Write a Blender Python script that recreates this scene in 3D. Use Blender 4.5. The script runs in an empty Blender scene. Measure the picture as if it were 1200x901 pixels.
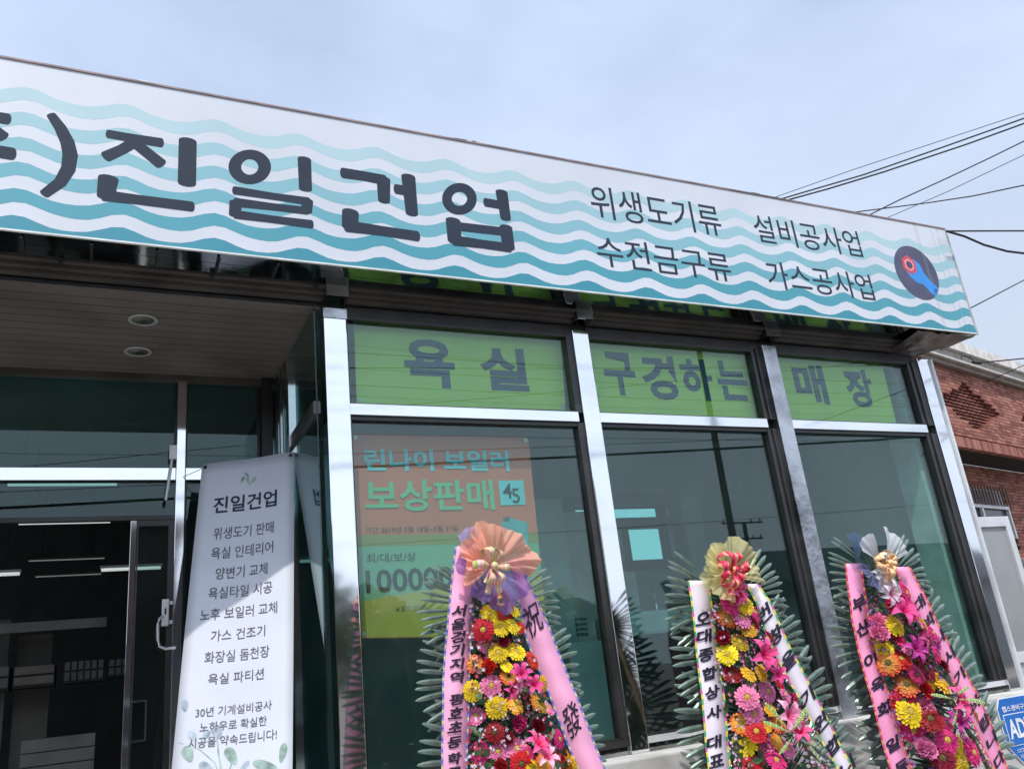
import bpy, math, random
from mathutils import Vector, Matrix
rnd = random.Random(7)
sc = bpy.context.scene
COL = sc.collection
PI = math.pi

# ------------------------------------------------------------------ camera
EYE = 1.5
CAMC = ((0.90299309, 0.04601376, 0.42718404),      # world X in camera (right, down, forward)
        (-0.41617524, 0.34076378, 0.84301733),     # world Y
        (-0.10677845, -0.93902225, 0.32685713))    # world Z
FOC = 988.73
cam_d = bpy.data.cameras.new('camera'); cam = bpy.data.objects.new('camera', cam_d); COL.objects.link(cam)
cam_d.sensor_width = 36; cam_d.lens = FOC / 1200 * 36
cam_d.clip_start = 0.05; cam_d.clip_end = 2000
mw = Matrix.Identity(4)
for i in range(3):
    mw[i][0] = CAMC[i][0]; mw[i][1] = -CAMC[i][1]; mw[i][2] = -CAMC[i][2]
mw[2][3] = EYE
cam.matrix_world = mw
sc.camera = cam

# ------------------------------------------------------------------ light
SUN_EL, SUN_AZ = math.radians(60), math.radians(25)     # azimuth: to the left of the facade's normal
w = bpy.data.worlds.new("World"); sc.world = w; w.use_nodes = True
nt = w.node_tree; nt.nodes.clear()
wo = nt.nodes.new('ShaderNodeOutputWorld'); bg = nt.nodes.new('ShaderNodeBackground')
sky = nt.nodes.new('ShaderNodeTexSky'); sky.sky_type = 'NISHITA'; sky.sun_disc = False
sky.sun_elevation = SUN_EL; sky.sun_rotation = math.radians(205)
sky.air_density = 1.3; sky.dust_density = 3.0; sky.ozone_density = 2.0
tc = nt.nodes.new('ShaderNodeTexCoord')
mp = nt.nodes.new('ShaderNodeMapping'); mp.inputs['Scale'].default_value = (1.0, 1.0, 2.2)
nz = nt.nodes.new('ShaderNodeTexNoise'); nz.inputs['Scale'].default_value = 1.6; nz.inputs['Detail'].default_value = 6; nz.inputs['Roughness'].default_value = .5
rp = nt.nodes.new('ShaderNodeValToRGB'); rp.color_ramp.elements[0].position = .35; rp.color_ramp.elements[1].position = .72
rp.color_ramp.elements[0].color = (.50, .50, .50, 1); rp.color_ramp.elements[1].color = (.92, .92, .92, 1)
mx = nt.nodes.new('ShaderNodeMixRGB'); mx.inputs[2].default_value = (6.9, 8.2, 10.6, 1)   # thin high cloud
nt.links.new(tc.outputs['Generated'], mp.inputs[0]); nt.links.new(mp.outputs[0], nz.inputs['Vector'])
nt.links.new(nz.outputs['Fac'], rp.inputs[0]); nt.links.new(rp.outputs[0], mx.inputs[0])
nt.links.new(sky.outputs[0], mx.inputs[1])
# hazy air scatters forward: the sky brightens and whitens towards the sun, and pales towards the horizon
dt = nt.nodes.new('ShaderNodeVectorMath'); dt.operation = 'DOT_PRODUCT'
dt.inputs[1].default_value = (-math.sin(SUN_AZ) * math.cos(SUN_EL), -math.cos(SUN_AZ) * math.cos(SUN_EL), math.sin(SUN_EL))
nt.links.new(tc.outputs['Generated'], dt.inputs[0])
gm = nt.nodes.new('ShaderNodeMapRange'); gm.inputs[1].default_value = -.2; gm.inputs[2].default_value = 1; gm.inputs[3].default_value = 1.0; gm.inputs[4].default_value = 1.75
nt.links.new(dt.outputs['Value'], gm.inputs[0])
sz = nt.nodes.new('ShaderNodeSeparateXYZ'); nt.links.new(tc.outputs['Generated'], sz.inputs[0])
hz = nt.nodes.new('ShaderNodeMapRange'); hz.inputs[1].default_value = .62; hz.inputs[2].default_value = .12; hz.inputs[3].default_value = 0; hz.inputs[4].default_value = .75
nt.links.new(sz.outputs[2], hz.inputs[0])
m3 = nt.nodes.new('ShaderNodeMixRGB'); m3.inputs[2].default_value = (8.0, 8.8, 10.4, 1)
nt.links.new(hz.outputs[0], m3.inputs[0]); nt.links.new(mx.outputs[0], m3.inputs[1])
ml = nt.nodes.new('ShaderNodeVectorMath'); ml.operation = 'SCALE'; nt.links.new(m3.outputs[0], ml.inputs[0]); nt.links.new(gm.outputs[0], ml.inputs['Scale'])
nt.links.new(ml.outputs[0], bg.inputs[0])
bg.inputs[1].default_value = 0.1
nt.links.new(bg.outputs[0], wo.inputs[0])
sl = bpy.data.lights.new('sun', 'SUN'); sun = bpy.data.objects.new('sun', sl); COL.objects.link(sun)
sl.energy = 3.3; sl.angle = math.radians(.6); sl.color = (1, .96, .9)
sd = Vector((-math.sin(SUN_AZ) * math.cos(SUN_EL), -math.cos(SUN_AZ) * math.cos(SUN_EL), math.sin(SUN_EL)))
sun.rotation_euler = sd.to_track_quat('Z', 'Y').to_euler(); sun.location = sd * 30
sc.view_settings.view_transform = 'Standard'; sc.view_settings.look = 'None'
sc.view_settings.exposure = 0; sc.view_settings.gamma = 1; sc.view_settings.use_curve_mapping = False
sc.cycles.max_bounces = 10; sc.cycles.transparent_max_bounces = 24; sc.cycles.glossy_bounces = 6

# ------------------------------------------------------------------ helpers
def ray(px, py):
    v = (px - 600, py - 450.5, FOC)
    return Vector([sum(CAMC[i][k] * v[k] for k in range(3)) for i in range(3)])
def P(px, py, D):                       # point seen at a pixel of the photograph, on the plane y = D
    r = ray(px, py); r = r * (D / r.y); return Vector((r.x, r.y, r.z + EYE))
def on_plane(px, py, p0, n):
    r = ray(px, py); e = Vector((0, 0, EYE)); return e + r * ((p0 - e).dot(n) / r.dot(n))
def wl(o):
    v = Vector((0, 0, 0))
    while o: v = v + o.location; o = o.parent
    return v
def tag(o, label=None, cat=None, group=None, kind=None):
    if label: o['label'] = label
    if cat: o['category'] = cat
    if group: o['group'] = group
    if kind: o['kind'] = kind
    return o
def empty(name, loc, label, cat, group=None):
    o = bpy.data.objects.new(name, None); COL.objects.link(o); o.location = loc; o.empty_display_size = .1
    return tag(o, label, cat, group)
def link(name, me, parent=None, kind=None, label=None):
    o = bpy.data.objects.new(name, me); COL.objects.link(o)
    if parent: o.parent = parent
    if kind: o['kind'] = kind
    if label: o['label'] = label
    return o
class M:
    def __init__(s): s.v = []; s.f = []
    def add(s, vs, fs):
        n = len(s.v); s.v += [tuple(v) for v in vs]; s.f += [tuple(i + n for i in f) for f in fs]; return s
    def box(s, x0, x1, y0, y1, z0, z1):
        vs = [(x, y, z) for z in (z0, z1) for y in (y0, y1) for x in (x0, x1)]
        return s.add(vs, [(0, 2, 3, 1), (4, 5, 7, 6), (0, 1, 5, 4), (2, 6, 7, 3), (0, 4, 6, 2), (1, 3, 7, 5)])
    def obox(s, c, ax, ay, az):          # oriented box: centre and three half axes
        c = Vector(c); ax, ay, az = Vector(ax), Vector(ay), Vector(az)
        vs = [c + ax * i + ay * j + az * k for k in (-1, 1) for j in (-1, 1) for i in (-1, 1)]
        return s.add(vs, [(0, 2, 3, 1), (4, 5, 7, 6), (0, 1, 5, 4), (2, 6, 7, 3), (0, 4, 6, 2), (1, 3, 7, 5)])
    def slab(s, pts, d):                 # polygon extruded by vector d
        n = len(pts); d = Vector(d); a = [Vector(p) for p in pts]
        return s.add(a + [p + d for p in a], [tuple(range(n)), tuple(range(2 * n - 1, n - 1, -1))] + [(i, i + n, (i + 1) % n + n, (i + 1) % n) for i in range(n)])
    def tube(s, pts, r, n=6):
        pts = [Vector(p) for p in pts]; rs = r if isinstance(r, (list, tuple)) else [r] * len(pts)
        base = len(s.v)
        for i, p in enumerate(pts):
            t = (pts[min(i + 1, len(pts) - 1)] - pts[max(i - 1, 0)]).normalized()
            a = Vector((0, 0, 1)) if abs(t.z) < .9 else Vector((0, 1, 0))
            u = t.cross(a).normalized(); v = t.cross(u)
            for k in range(n):
                an = 2 * PI * k / n; s.v.append(tuple(p + (u * math.cos(an) + v * math.sin(an)) * rs[i]))
        for i in range(len(pts) - 1):
            for k in range(n):
                s.f.append((base + i * n + k, base + i * n + (k + 1) % n, base + (i + 1) * n + (k + 1) % n, base + (i + 1) * n + k))
        s.f.append(tuple(base + k for k in range(n))); s.f.append(tuple(base + (len(pts) - 1) * n + k for k in range(n - 1, -1, -1)))
        return s
    def lathe(s, c, axis, prof, n=24):   # prof: (radius, height along axis)
        c = Vector(c); a = Vector(axis).normalized(); h = Vector((1, 0, 0)) if abs(a.x) < .9 else Vector((0, 1, 0))
        u = a.cross(h).normalized(); v = a.cross(u); base = len(s.v)
        for r, t in prof:
            for k in range(n):
                an = 2 * PI * k / n; s.v.append(tuple(c + a * t + (u * math.cos(an) + v * math.sin(an)) * r))
        for i in range(len(prof) - 1):
            for k in range(n):
                s.f.append((base + i * n + k, base + i * n + (k + 1) % n, base + (i + 1) * n + (k + 1) % n, base + (i + 1) * n + k))
        if prof[0][0] > 1e-5: s.f.append(tuple(base + k for k in range(n)))
        if prof[-1][0] > 1e-5: s.f.append(tuple(base + (len(prof) - 1) * n + k for k in range(n - 1, -1, -1)))
        return s
    def mesh(s, name, mat=None, off=(0, 0, 0), smooth=False):
        me = bpy.data.meshes.new(name); o = Vector(off)
        me.from_pydata([tuple(Vector(v) - o) for v in s.v], [], s.f); me.update()
        if mat: me.materials.append(mat)
        if smooth: me.polygons.foreach_set('use_smooth', [True] * len(me.polygons))
        return me
    def build(s, name, mat, parent=None, kind=None, label=None, smooth=False, bevel=0):
        off = wl(parent) if parent else Vector((0, 0, 0))
        o = link(name, s.mesh(name, mat, off, smooth), parent, kind, label)
        if bevel:
            b = o.modifiers.new('b', 'BEVEL'); b.width = bevel; b.segments = 2; b.limit_method = 'ANGLE'
        return o

# ------------------------------------------------------------------ materials
def mat(name, col, rough=.6, metal=0, var=.12, scale=6, bump=0, bscale=40, spec=.5, col2=None, rvar=0, trans=0, sheen=0):
    m = bpy.data.materials.new(name); m.use_nodes = True; n = m.node_tree; b = n.nodes['Principled BSDF']
    b.inputs['Roughness'].default_value = rough; b.inputs['Metallic'].default_value = metal
    b.inputs['Specular IOR Level'].default_value = spec
    tc = n.nodes.new('ShaderNodeTexCoord')
    nz = n.nodes.new('ShaderNodeTexNoise'); nz.inputs['Scale'].default_value = scale; nz.inputs['Detail'].default_value = 5
    n.links.new(tc.outputs['Object'], nz.inputs['Vector'])
    mx = n.nodes.new('ShaderNodeMixRGB')
    c2 = col2 or tuple(max(0, c * (1 - var * 2.2)) for c in col)
    mx.inputs[1].default_value = (*c2, 1); mx.inputs[2].default_value = (*[min(1, c * (1 + var * .5)) for c in col], 1)
    rr = n.nodes.new('ShaderNodeMapRange'); rr.inputs[1].default_value = .3; rr.inputs[2].default_value = .62
    n.links.new(nz.outputs['Fac'], rr.inputs[0]); n.links.new(rr.outputs[0], mx.inputs[0])
    n.links.new(mx.outputs[0], b.inputs['Base Color'])
    if rvar:
        r2 = n.nodes.new('ShaderNodeMapRange'); r2.inputs[3].default_value = max(.02, rough - rvar); r2.inputs[4].default_value = rough + rvar
        n.links.new(nz.outputs['Fac'], r2.inputs[0]); n.links.new(r2.outputs[0], b.inputs['Roughness'])
    if bump:
        nb = n.nodes.new('ShaderNodeTexNoise'); nb.inputs['Scale'].default_value = bscale; nb.inputs['Detail'].default_value = 4
        n.links.new(tc.outputs['Object'], nb.inputs['Vector'])
        bp = n.nodes.new('ShaderNodeBump'); bp.inputs['Strength'].default_value = bump; bp.inputs['Distance'].default_value = .02
        n.links.new(nb.outputs['Fac'], bp.inputs['Height']); n.links.new(bp.outputs[0], b.inputs['Normal'])
    return m
def glass(name, tint, f0=.07, dirt=.03):
    m = bpy.data.materials.new(name); m.use_nodes = True; n = m.node_tree; n.nodes.clear()
    out = n.nodes.new('ShaderNodeOutputMaterial'); tr = n.nodes.new('ShaderNodeBsdfTransparent'); tr.inputs[0].default_value = (*tint, 1)
    gl = n.nodes.new('ShaderNodeBsdfGlossy'); gl.inputs['Roughness'].default_value = .006; gl.inputs[0].default_value = (.9, .97, .97, 1)
    lw = n.nodes.new('ShaderNodeLayerWeight'); lw.inputs[0].default_value = .5
    pw = n.nodes.new('ShaderNodeMath'); pw.operation = 'POWER'; pw.inputs[1].default_value = 4.5
    mr = n.nodes.new('ShaderNodeMapRange'); mr.inputs[3].default_value = f0; mr.inputs[4].default_value = 1
    n.links.new(lw.outputs['Facing'], pw.inputs[0]); n.links.new(pw.outputs[0], mr.inputs[0])
    mx = n.nodes.new('ShaderNodeMixShader'); n.links.new(mr.outputs[0], mx.inputs[0]); n.links.new(tr.outputs[0], mx.inputs[1]); n.links.new(gl.outputs[0], mx.inputs[2])
    df = n.nodes.new('ShaderNodeBsdfDiffuse'); df.inputs[0].default_value = (.45, .47, .45, 1)
    tc = n.nodes.new('ShaderNodeTexCoord'); nz = n.nodes.new('ShaderNodeTexNoise'); nz.inputs['Scale'].default_value = 2.2; nz.inputs['Detail'].default_value = 8
    n.links.new(tc.outputs['Object'], nz.inputs['Vector'])
    r2 = n.nodes.new('ShaderNodeMapRange'); r2.inputs[1].default_value = .45; r2.inputs[2].default_value = .8; r2.inputs[4].default_value = dirt
    n.links.new(nz.outputs['Fac'], r2.inputs[0])
    bp = n.nodes.new('ShaderNodeBump'); bp.inputs['Strength'].default_value = .02; bp.inputs['Distance'].default_value = .02
    n2 = n.nodes.new('ShaderNodeTexNoise'); n2.inputs['Scale'].default_value = 1.3; n2.inputs['Detail'].default_value = 0
    n.links.new(tc.outputs['Object'], n2.inputs['Vector']); n.links.new(n2.outputs['Fac'], bp.inputs['Height']); n.links.new(bp.outputs[0], gl.inputs['Normal'])
    m2 = n.nodes.new('ShaderNodeMixShader'); n.links.new(r2.outputs[0], m2.inputs[0]); n.links.new(mx.outputs[0], m2.inputs[1]); n.links.new(df.outputs[0], m2.inputs[2])
    n.links.new(m2.outputs[0], out.inputs[0])
    return m
def emis(name, col, s):
    m = bpy.data.materials.new(name); m.use_nodes = True; b = m.node_tree.nodes['Principled BSDF']
    b.inputs['Base Color'].default_value = (.8, .8, .8, 1); b.inputs['Emission Color'].default_value = (*col, 1); b.inputs['Emission Strength'].default_value = s
    return m
def tulle(name, col, alpha, rough=.5):
    m = bpy.data.materials.new(name); m.use_nodes = True; n = m.node_tree; n.nodes.clear()
    out = n.nodes.new('ShaderNodeOutputMaterial'); tr = n.nodes.new('ShaderNodeBsdfTransparent')
    tr.inputs[0].default_value = (*[.45 + .55 * c for c in col], 1)
    df = n.nodes.new('ShaderNodeBsdfDiffuse'); df.inputs[0].default_value = (*col, 1)
    tl = n.nodes.new('ShaderNodeBsdfTranslucent'); tl.inputs[0].default_value = (*col, 1)
    a = n.nodes.new('ShaderNodeMixShader'); a.inputs[0].default_value = .4; n.links.new(df.outputs[0], a.inputs[1]); n.links.new(tl.outputs[0], a.inputs[2])
    tc = n.nodes.new('ShaderNodeTexCoord'); nz = n.nodes.new('ShaderNodeTexNoise'); nz.inputs['Scale'].default_value = 25
    n.links.new(tc.outputs['Object'], nz.inputs['Vector'])
    mr = n.nodes.new('ShaderNodeMapRange'); mr.inputs[3].default_value = alpha - .15; mr.inputs[4].default_value = alpha + .15
    n.links.new(nz.outputs['Fac'], mr.inputs[0])
    b = n.nodes.new('ShaderNodeMixShader'); n.links.new(mr.outputs[0], b.inputs[0]); n.links.new(tr.outputs[0], b.inputs[1]); n.links.new(a.outputs[0], b.inputs[2])
    n.links.new(b.outputs[0], out.inputs[0]); return m
def stripes(name, cols, scale, axis=2, rough=.5, wig=.3):      # repeating woven colour bands along an axis
    m = bpy.data.materials.new(name); m.use_nodes = True; n = m.node_tree; b = n.nodes['Principled BSDF']; b.inputs['Roughness'].default_value = rough
    tc = n.nodes.new('ShaderNodeTexCoord'); sp = n.nodes.new('ShaderNodeSeparateXYZ'); n.links.new(tc.outputs['Object'], sp.inputs[0])
    nz = n.nodes.new('ShaderNodeTexNoise'); nz.inputs['Scale'].default_value = scale * .8; n.links.new(tc.outputs['Object'], nz.inputs['Vector'])
    a = n.nodes.new('ShaderNodeMath'); a.operation = 'MULTIPLY_ADD'; a.inputs[1].default_value = scale; n.links.new(sp.outputs[axis], a.inputs[0])
    g = n.nodes.new('ShaderNodeMath'); g.operation = 'MULTIPLY'; g.inputs[1].default_value = wig * 2; n.links.new(nz.outputs['Fac'], g.inputs[0]); n.links.new(g.outputs[0], a.inputs[2])
    fr = n.nodes.new('ShaderNodeMath'); fr.operation = 'FRACT'; n.links.new(a.outputs[0], fr.inputs[0])
    cr = n.nodes.new('ShaderNodeValToRGB'); cr.color_ramp.interpolation = 'CONSTANT'
    cr.color_ramp.elements[0].position = 0; cr.color_ramp.elements[0].color = (*cols[0], 1)
    cr.color_ramp.elements[1].position = 1 / len(cols); cr.color_ramp.elements[1].color = (*cols[1], 1)
    for i in range(2, len(cols)):
        e = cr.color_ramp.elements.new(i / len(cols)); e.color = (*cols[i], 1)
    n.links.new(fr.outputs[0], cr.inputs[0]); n.links.new(cr.outputs[0], b.inputs['Base Color']); return m

STEEL = mat('polished_steel', (.82, .83, .84), .05, 1, .04, 2, bump=.035, bscale=1.6, rvar=.04)
STEEL_R = mat('dull_steel_with_film', (.50, .51, .53), .28, 1, .25, 5, bump=.35, bscale=9, rvar=.15)
FLASH = mat('grimy_flashing', (.20, .16, .15), .35, .7, .4, 8, bump=.3, bscale=12)
DARKSTEEL = mat('dark_mirror_soffit', (.38, .39, .38), .06, 1, .3, 3, bump=.10, bscale=3, rvar=.05)
FRAME = mat('dark_bronze_frame', (.032, .031, .031), .32, 0, .2, 5, rvar=.1)
BEAM = mat('brown_soffit_board', (.085, .072, .062), .45, 0, .18, 4, rvar=.1, bump=.1, bscale=30)
CEIL = mat('brown_ceiling_plank', (.165, .138, .118), .5, 0, .12, 3, rvar=.08)
GLASS = glass('tinted_glass', (.74, .88, .845), .055, .02)
GLASSD = glass('dark_tinted_glass', (.55, .76, .74), .04, .015)
CONC = mat('painted_concrete', (.50, .49, .465), .85, 0, .12, 5, bump=.12, bscale=140)
PLASTER = mat('grey_plaster', (.42, .44, .43), .8, 0, .1, 3, bump=.1)
INWALL = mat('interior_wall', (.42, .46, .45), .7, 0, .08, 2)
INDARK = mat('interior_dark_floor', (.09, .095, .10), .4, 0, .2, 3)
INCEIL = mat('interior_ceiling', (.22, .24, .24), .8, 0, .1, 2)
WHITEP = mat('white_paint', (.75, .77, .77), .4, 0, .05, 3)
ALU = mat('aluminium_frame', (.70, .71, .72), .35, .3, .08, 5)
GREYGLASS = mat('frosted_grey_panel', (.30, .315, .315), .25, 0, .1, 1.2, rvar=.08)
INK = mat('charcoal_print', (.035, .046, .068), .6, 0, .05, 8, spec=.15)
SIGNW = mat('sign_white_vinyl', (.62, .65, .70), .45, 0, .05, 1.2, bump=.05, bscale=1.1)
GREENV = mat('green_banner_vinyl', (.88, .95, .15), .5, 0, .05, 2)
BLUEINK = mat('slate_blue_print', (.045, .085, .17), .5, 0, .05, 8)
ASPH = mat('asphalt', (.055, .055, .057), .9, 0, .25, 3, bump=.6, bscale=120)
BANW = mat('white_banner_cloth', (.60, .63, .70), .6, 0, .03, 3)
PRINTG = mat('pale_green_leaf_print', (.32, .45, .40), .6, 0, .25, 20)
PRINTB = mat('pale_blue_leaf_print', (.40, .48, .56), .6, 0, .25, 20)
RUBBER = mat('black_cable', (.015, .015, .017), .6, 0, .1, 5)
WOODPOLE = mat('concrete_pole', (.18, .175, .17), .9, 0, .15, 4, bump=.3)

# ------------------------------------------------------------------ text and outline helpers
_tc = {}
def text_geo(s, bold=0.0):
    k = (s, bold)
    if k in _tc: return _tc[k]
    cu = bpy.data.curves.new('t', 'FONT'); cu.body = s; cu.offset = bold; cu.resolution_u = 3
    o = bpy.data.objects.new('t', cu); COL.objects.link(o)
    dg = bpy.context.evaluated_depsgraph_get(); me = o.evaluated_get(dg).to_mesh()
    vs = [v.co.copy() for v in me.vertices]; fs = [tuple(p.vertices) for p in me.polygons]
    o.evaluated_get(dg).to_mesh_clear(); bpy.data.objects.remove(o); bpy.data.curves.remove(cu)
    if not vs: vs = [Vector((0, 0, 0)), Vector((1, 0, 0)), Vector((1, 1, 0)), Vector((0, 1, 0))]; fs = []
    x0 = min(v.x for v in vs); x1 = max(v.x for v in vs); y0 = min(v.y for v in vs); y1 = max(v.y for v in vs)
    _tc[k] = ([((v.x - x0) / (x1 - x0), (v.y - y0) / (y1 - y0)) for v in vs], fs); return _tc[k]
def lettering(s, fn, m, parent, bold=0.0, name='lettering'):
    vs, fs = text_geo(s, bold); g = M(); g.add([fn(u, v) for u, v in vs], fs); return g.build(name, m, parent)
def text_box(s, x0, z0, x1, z1, y, m, parent, bold=0.0, name='lettering'):
    return lettering(s, lambda u, v: (x0 + (x1 - x0) * u, y, z0 + (z1 - z0) * v), m, parent, bold, name)
def px_box(pts, D):                     # box in the plane y=D round pixels
    q = [P(x, y, D) for x, y in pts]
    return min(p.x for p in q), min(p.z for p in q), max(p.x for p in q), max(p.z for p in q)
def stroke(g, pts, ws, y, cap=True):    # a brush stroke in the plane y (a raised letter 6 mm thick)
    pts = [Vector((p.x, 0, p.z)) for p in pts]; ws = ws if isinstance(ws, (list, tuple)) else [ws] * len(pts)
    L, R = [], []
    for i, p in enumerate(pts):
        t = (pts[min(i + 1, len(pts) - 1)] - pts[max(i - 1, 0)]).normalized(); n = Vector((-t.z, 0, t.x))
        L.append(p + n * ws[i] / 2); R.append(p - n * ws[i] / 2)
    def capp(p, t, w_):
        n = Vector((-t.z, 0, t.x)); r = w_ / 2; k = .45 * r
        return [p + n * (r * math.cos(a)) + t * (k * math.sin(a)) for a in [PI * j / 6 for j in range(1, 6)]]
    t1 = (pts[-1] - pts[-2]).normalized(); t0 = (pts[0] - pts[1]).normalized()
    poly = L + capp(pts[-1], t1, ws[-1]) + R[::-1] + capp(pts[0], t0, ws[0])
    g.slab([(p.x, y, p.z) for p in poly], (0, .0001, 0))

# ================================================================== SETTING
g = M(); g.add([(-400, -400, 0), (400, -400, 0), (400, 400, 0), (-400, 400, 0)], [(0, 1, 2, 3)]); g.build('ground', mat('ground_earth', (.22, .20, .17), .95, 0, .2, .4, bump=.4), kind='structure')
g = M(); g.add([(-200, -9, .004), (200, -9, .004), (200, 1.6, .004), (-200, 1.6, .004)], [(0, 1, 2, 3)]); g.build('road', ASPH, kind='structure')
g = M(); g.box(-8, 9, 1.6, 3.795, 0, .13); g.build('pavement', mat('pavement_concrete', (.36, .35, .33), .9, 0, .15, 3, bump=.4), kind='structure', bevel=.01)
g = M(); g.add([(-200, -4.1, .008), (200, -4.1, .008), (200, -4.22, .008), (-200, -4.22, .008)], [(0, 1, 2, 3)]); g.build('road_marking', mat('yellow_road_paint', (.6, .42, .06), .7), kind='structure')

# ================================================================== SHOP BUILDING
YF = 4.0
ZS = 1.908 + EYE; ZW0 = -.352 + EYE; ZT0 = 1.332 + EYE; ZT1 = 1.395 + EYE; ZB = -.425 + EYE; FL = .55
shop = empty('shop_building', (2, 4, 0), 'shop front with glass bays, mirror steel pillars and recessed entrance under the wavy sign', 'building')
# base wall
g = M(); g.box(.97, 7.2, 3.80, 3.99, 0, ZB); g.build('base_wall', CONC, shop, bevel=.012)
g = M(); g.box(.97, 5.49, 3.985, 4.06, ZB, ZW0 - .035); g.build('plinth_strip', DARKSTEEL, shop)
# roof, outer walls, floor, ceiling and back wall with a real window opening
g = M(); g.box(-5, 1.1, 4.02, 9.2, ZS + .12, ZS + .80); g.box(1.1, 5.5, 4.02, 6.6, ZS + .12, ZS + .80); g.build('roof', mat('roof_sheet', (.3, .3, .3), .6), shop)
g = M(); g.box(-5, 1.1, 4.06, 9.0, ZS + .05, ZS + .10); g.box(1.1, 5.45, 4.06, 6.5, ZS + .05, ZS + .10)
g.build('interior_ceiling', INCEIL, shop)
g = M(); g.box(-5, 5.45, 5.10, 9.0, 0, FL); g.box(.97, 5.45, 4.06, 5.099, 0, FL); g.build('interior_floor', INDARK, shop)
g = M(); g.box(-5, .96, 3.2, 5.098, .13, FL - .01); g.box(-5, .96, 2.85, 3.19, .13, .34); g.build('entrance_step', CONC, shop, bevel=.01)
g = M(); g.box(5.38, 5.50, 4.32, 6.55, 0, ZS + .1); g.build('side_wall', PLASTER, shop)
g = M(); g.box(-5.1, -4.98, 3.6, 9.0, 0, ZS + .1); g.build('side_wall', PLASTER, shop)
# back wall y=8.5, opening seen through window 2
a = P(716, 600, 6.4); b_ = P(787, 655, 6.4); wx0, wx1 = a.x - .40, b_.x + .02; wz0, wz1 = P(750, 657, 6.4).z, P(750, 592, 6.4).z
g = M()
g.box(.985, wx0, 6.4, 6.55, FL, ZS + .02); g.box(wx1, 5.37, 6.4, 6.55, FL, ZS + .02)
g.box(wx0, wx1, 6.4, 6.55, FL, wz0); g.box(wx0, wx1, 6.4, 6.55, wz1, ZS + .02)
g.build('back_wall', INWALL, shop)
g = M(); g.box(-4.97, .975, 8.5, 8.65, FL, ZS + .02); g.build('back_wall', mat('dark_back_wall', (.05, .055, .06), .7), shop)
g = M()
g.box(wx0 - .08, wx0, 6.34, 6.56, wz0 - .08, wz1 + .08); g.box(wx1, wx1 + .08, 6.34, 6.56, wz0 - .08, wz1 + .08)
g.box(wx0, wx1, 6.34, 6.56, wz0 - .08, wz0); g.box(wx0, wx1, 6.34, 6.56, wz1, wz1 + .08)
zm = wz0 + (wz1 - wz0) * .68
g.box(wx0, wx1, 6.4, 6.46, zm - .05, zm + .05)
for k in (.30, .52): g.box(wx0 + (wx1 - wx0) * k - .04, wx0 + (wx1 - wx0) * k + .04, 6.4, 6.46, wz0, zm - .05)
bw = g.build('back_window_frame', mat('dark_window_frame', (.10, .12, .12), .5), shop)
g = M(); g.box(wx0, wx1, 6.47, 6.476, wz0, wz1); g.build('pane', glass('cyan_glass', (.62, .93, .90), .05), bw)
# inner white return at the right end
g = M(); g.box(5.27, 5.37, 4.10, 4.30, FL, ZS + .02); g.build('inner_pilaster', mat('pale_green_white', (.62, .70, .66), .5), shop)

# pillars (mirror steel)
def pillar(x0, x1, y0, y1, m, z0=ZB + .001, z1=ZS - .002, label=None):
    g = M(); g.box(x0, x1, y0, y1, z0, z1); return g.build('pillar', m, shop, label=label, bevel=.004)
pillar(.966, 1.084, 3.955, 4.06, STEEL)
pillar(2.447, 2.556, 3.965, 4.06, STEEL)
pillar(3.885, 4.005, 3.95, 4.06, STEEL_R, label='dull pillar with scratched peeling film')
pillar(5.368, 5.492, 3.955, 4.31, STEEL)
g = M(); g.box(5.492, 5.512, 3.94, 4.32, ZB, ZS - .01); g.build('corner_trim', ALU, shop)
g = M(); g.box(.963, 1.087, 3.950, 3.954, ZS - .058, ZS - .003); g.build('pillar_collar', STEEL_R, shop)
# window bays: frames, panes, transoms
bays = [(1.084, 2.447), (2.556, 3.885), (4.005, 5.368)]
for bi, (x0, x1) in enumerate(bays):
    fr0, fr1 = .012, (.038 if bi == 0 else .075 if bi == 1 else .085)
    for (za, zb, nm) in ((ZW0, ZT0, 'window'), (ZT1, ZS - .022, 'fanlight')):
        f = M(); y0, y1 = 3.985, 4.05
        f.box(x0 + .001, x0 + fr0, y0, y1, za, zb); f.box(x1 - fr1, x1 - .001, y0, y1, za, zb)
        f.box(x0 + fr0, x1 - fr1, y0 + .003, y1, za, za + .008); f.box(x0 + fr0, x1 - fr1, y0 + .003, y1, zb - .02, zb)
        if fr1 > .05:
            f.box(x1 - fr1 * .55, x1 - fr1 * .45, y0 - .012, y0 - .0005, za, zb)
        fo = f.build(nm, FRAME, shop)
        p = M(); p.box(x0 + fr0 - .002, x1 - fr1 + .002, 4.015, 4.023, za + .006, zb - .018); p.build('pane', GLASS, fo)
    g = M(); g.box(x0 + .002, x1 - (.03 if bi == 0 else .07), 3.972, 4.055, ZT0 + .001, ZT1 - .001); g.build('transom', STEEL, shop, bevel=.003)
    g = M(); g.box(x0 + .002, x1 - .002, 3.975, 4.055, ZW0 - .033, ZW0 - .001); g.build('window_sill', ALU if bi else FRAME, shop)
    g = M(); g.box(x0, x1, 3.99, 4.055, ZS - .02, ZS + .03); g.build('head_trim', FRAME, shop)

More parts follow.
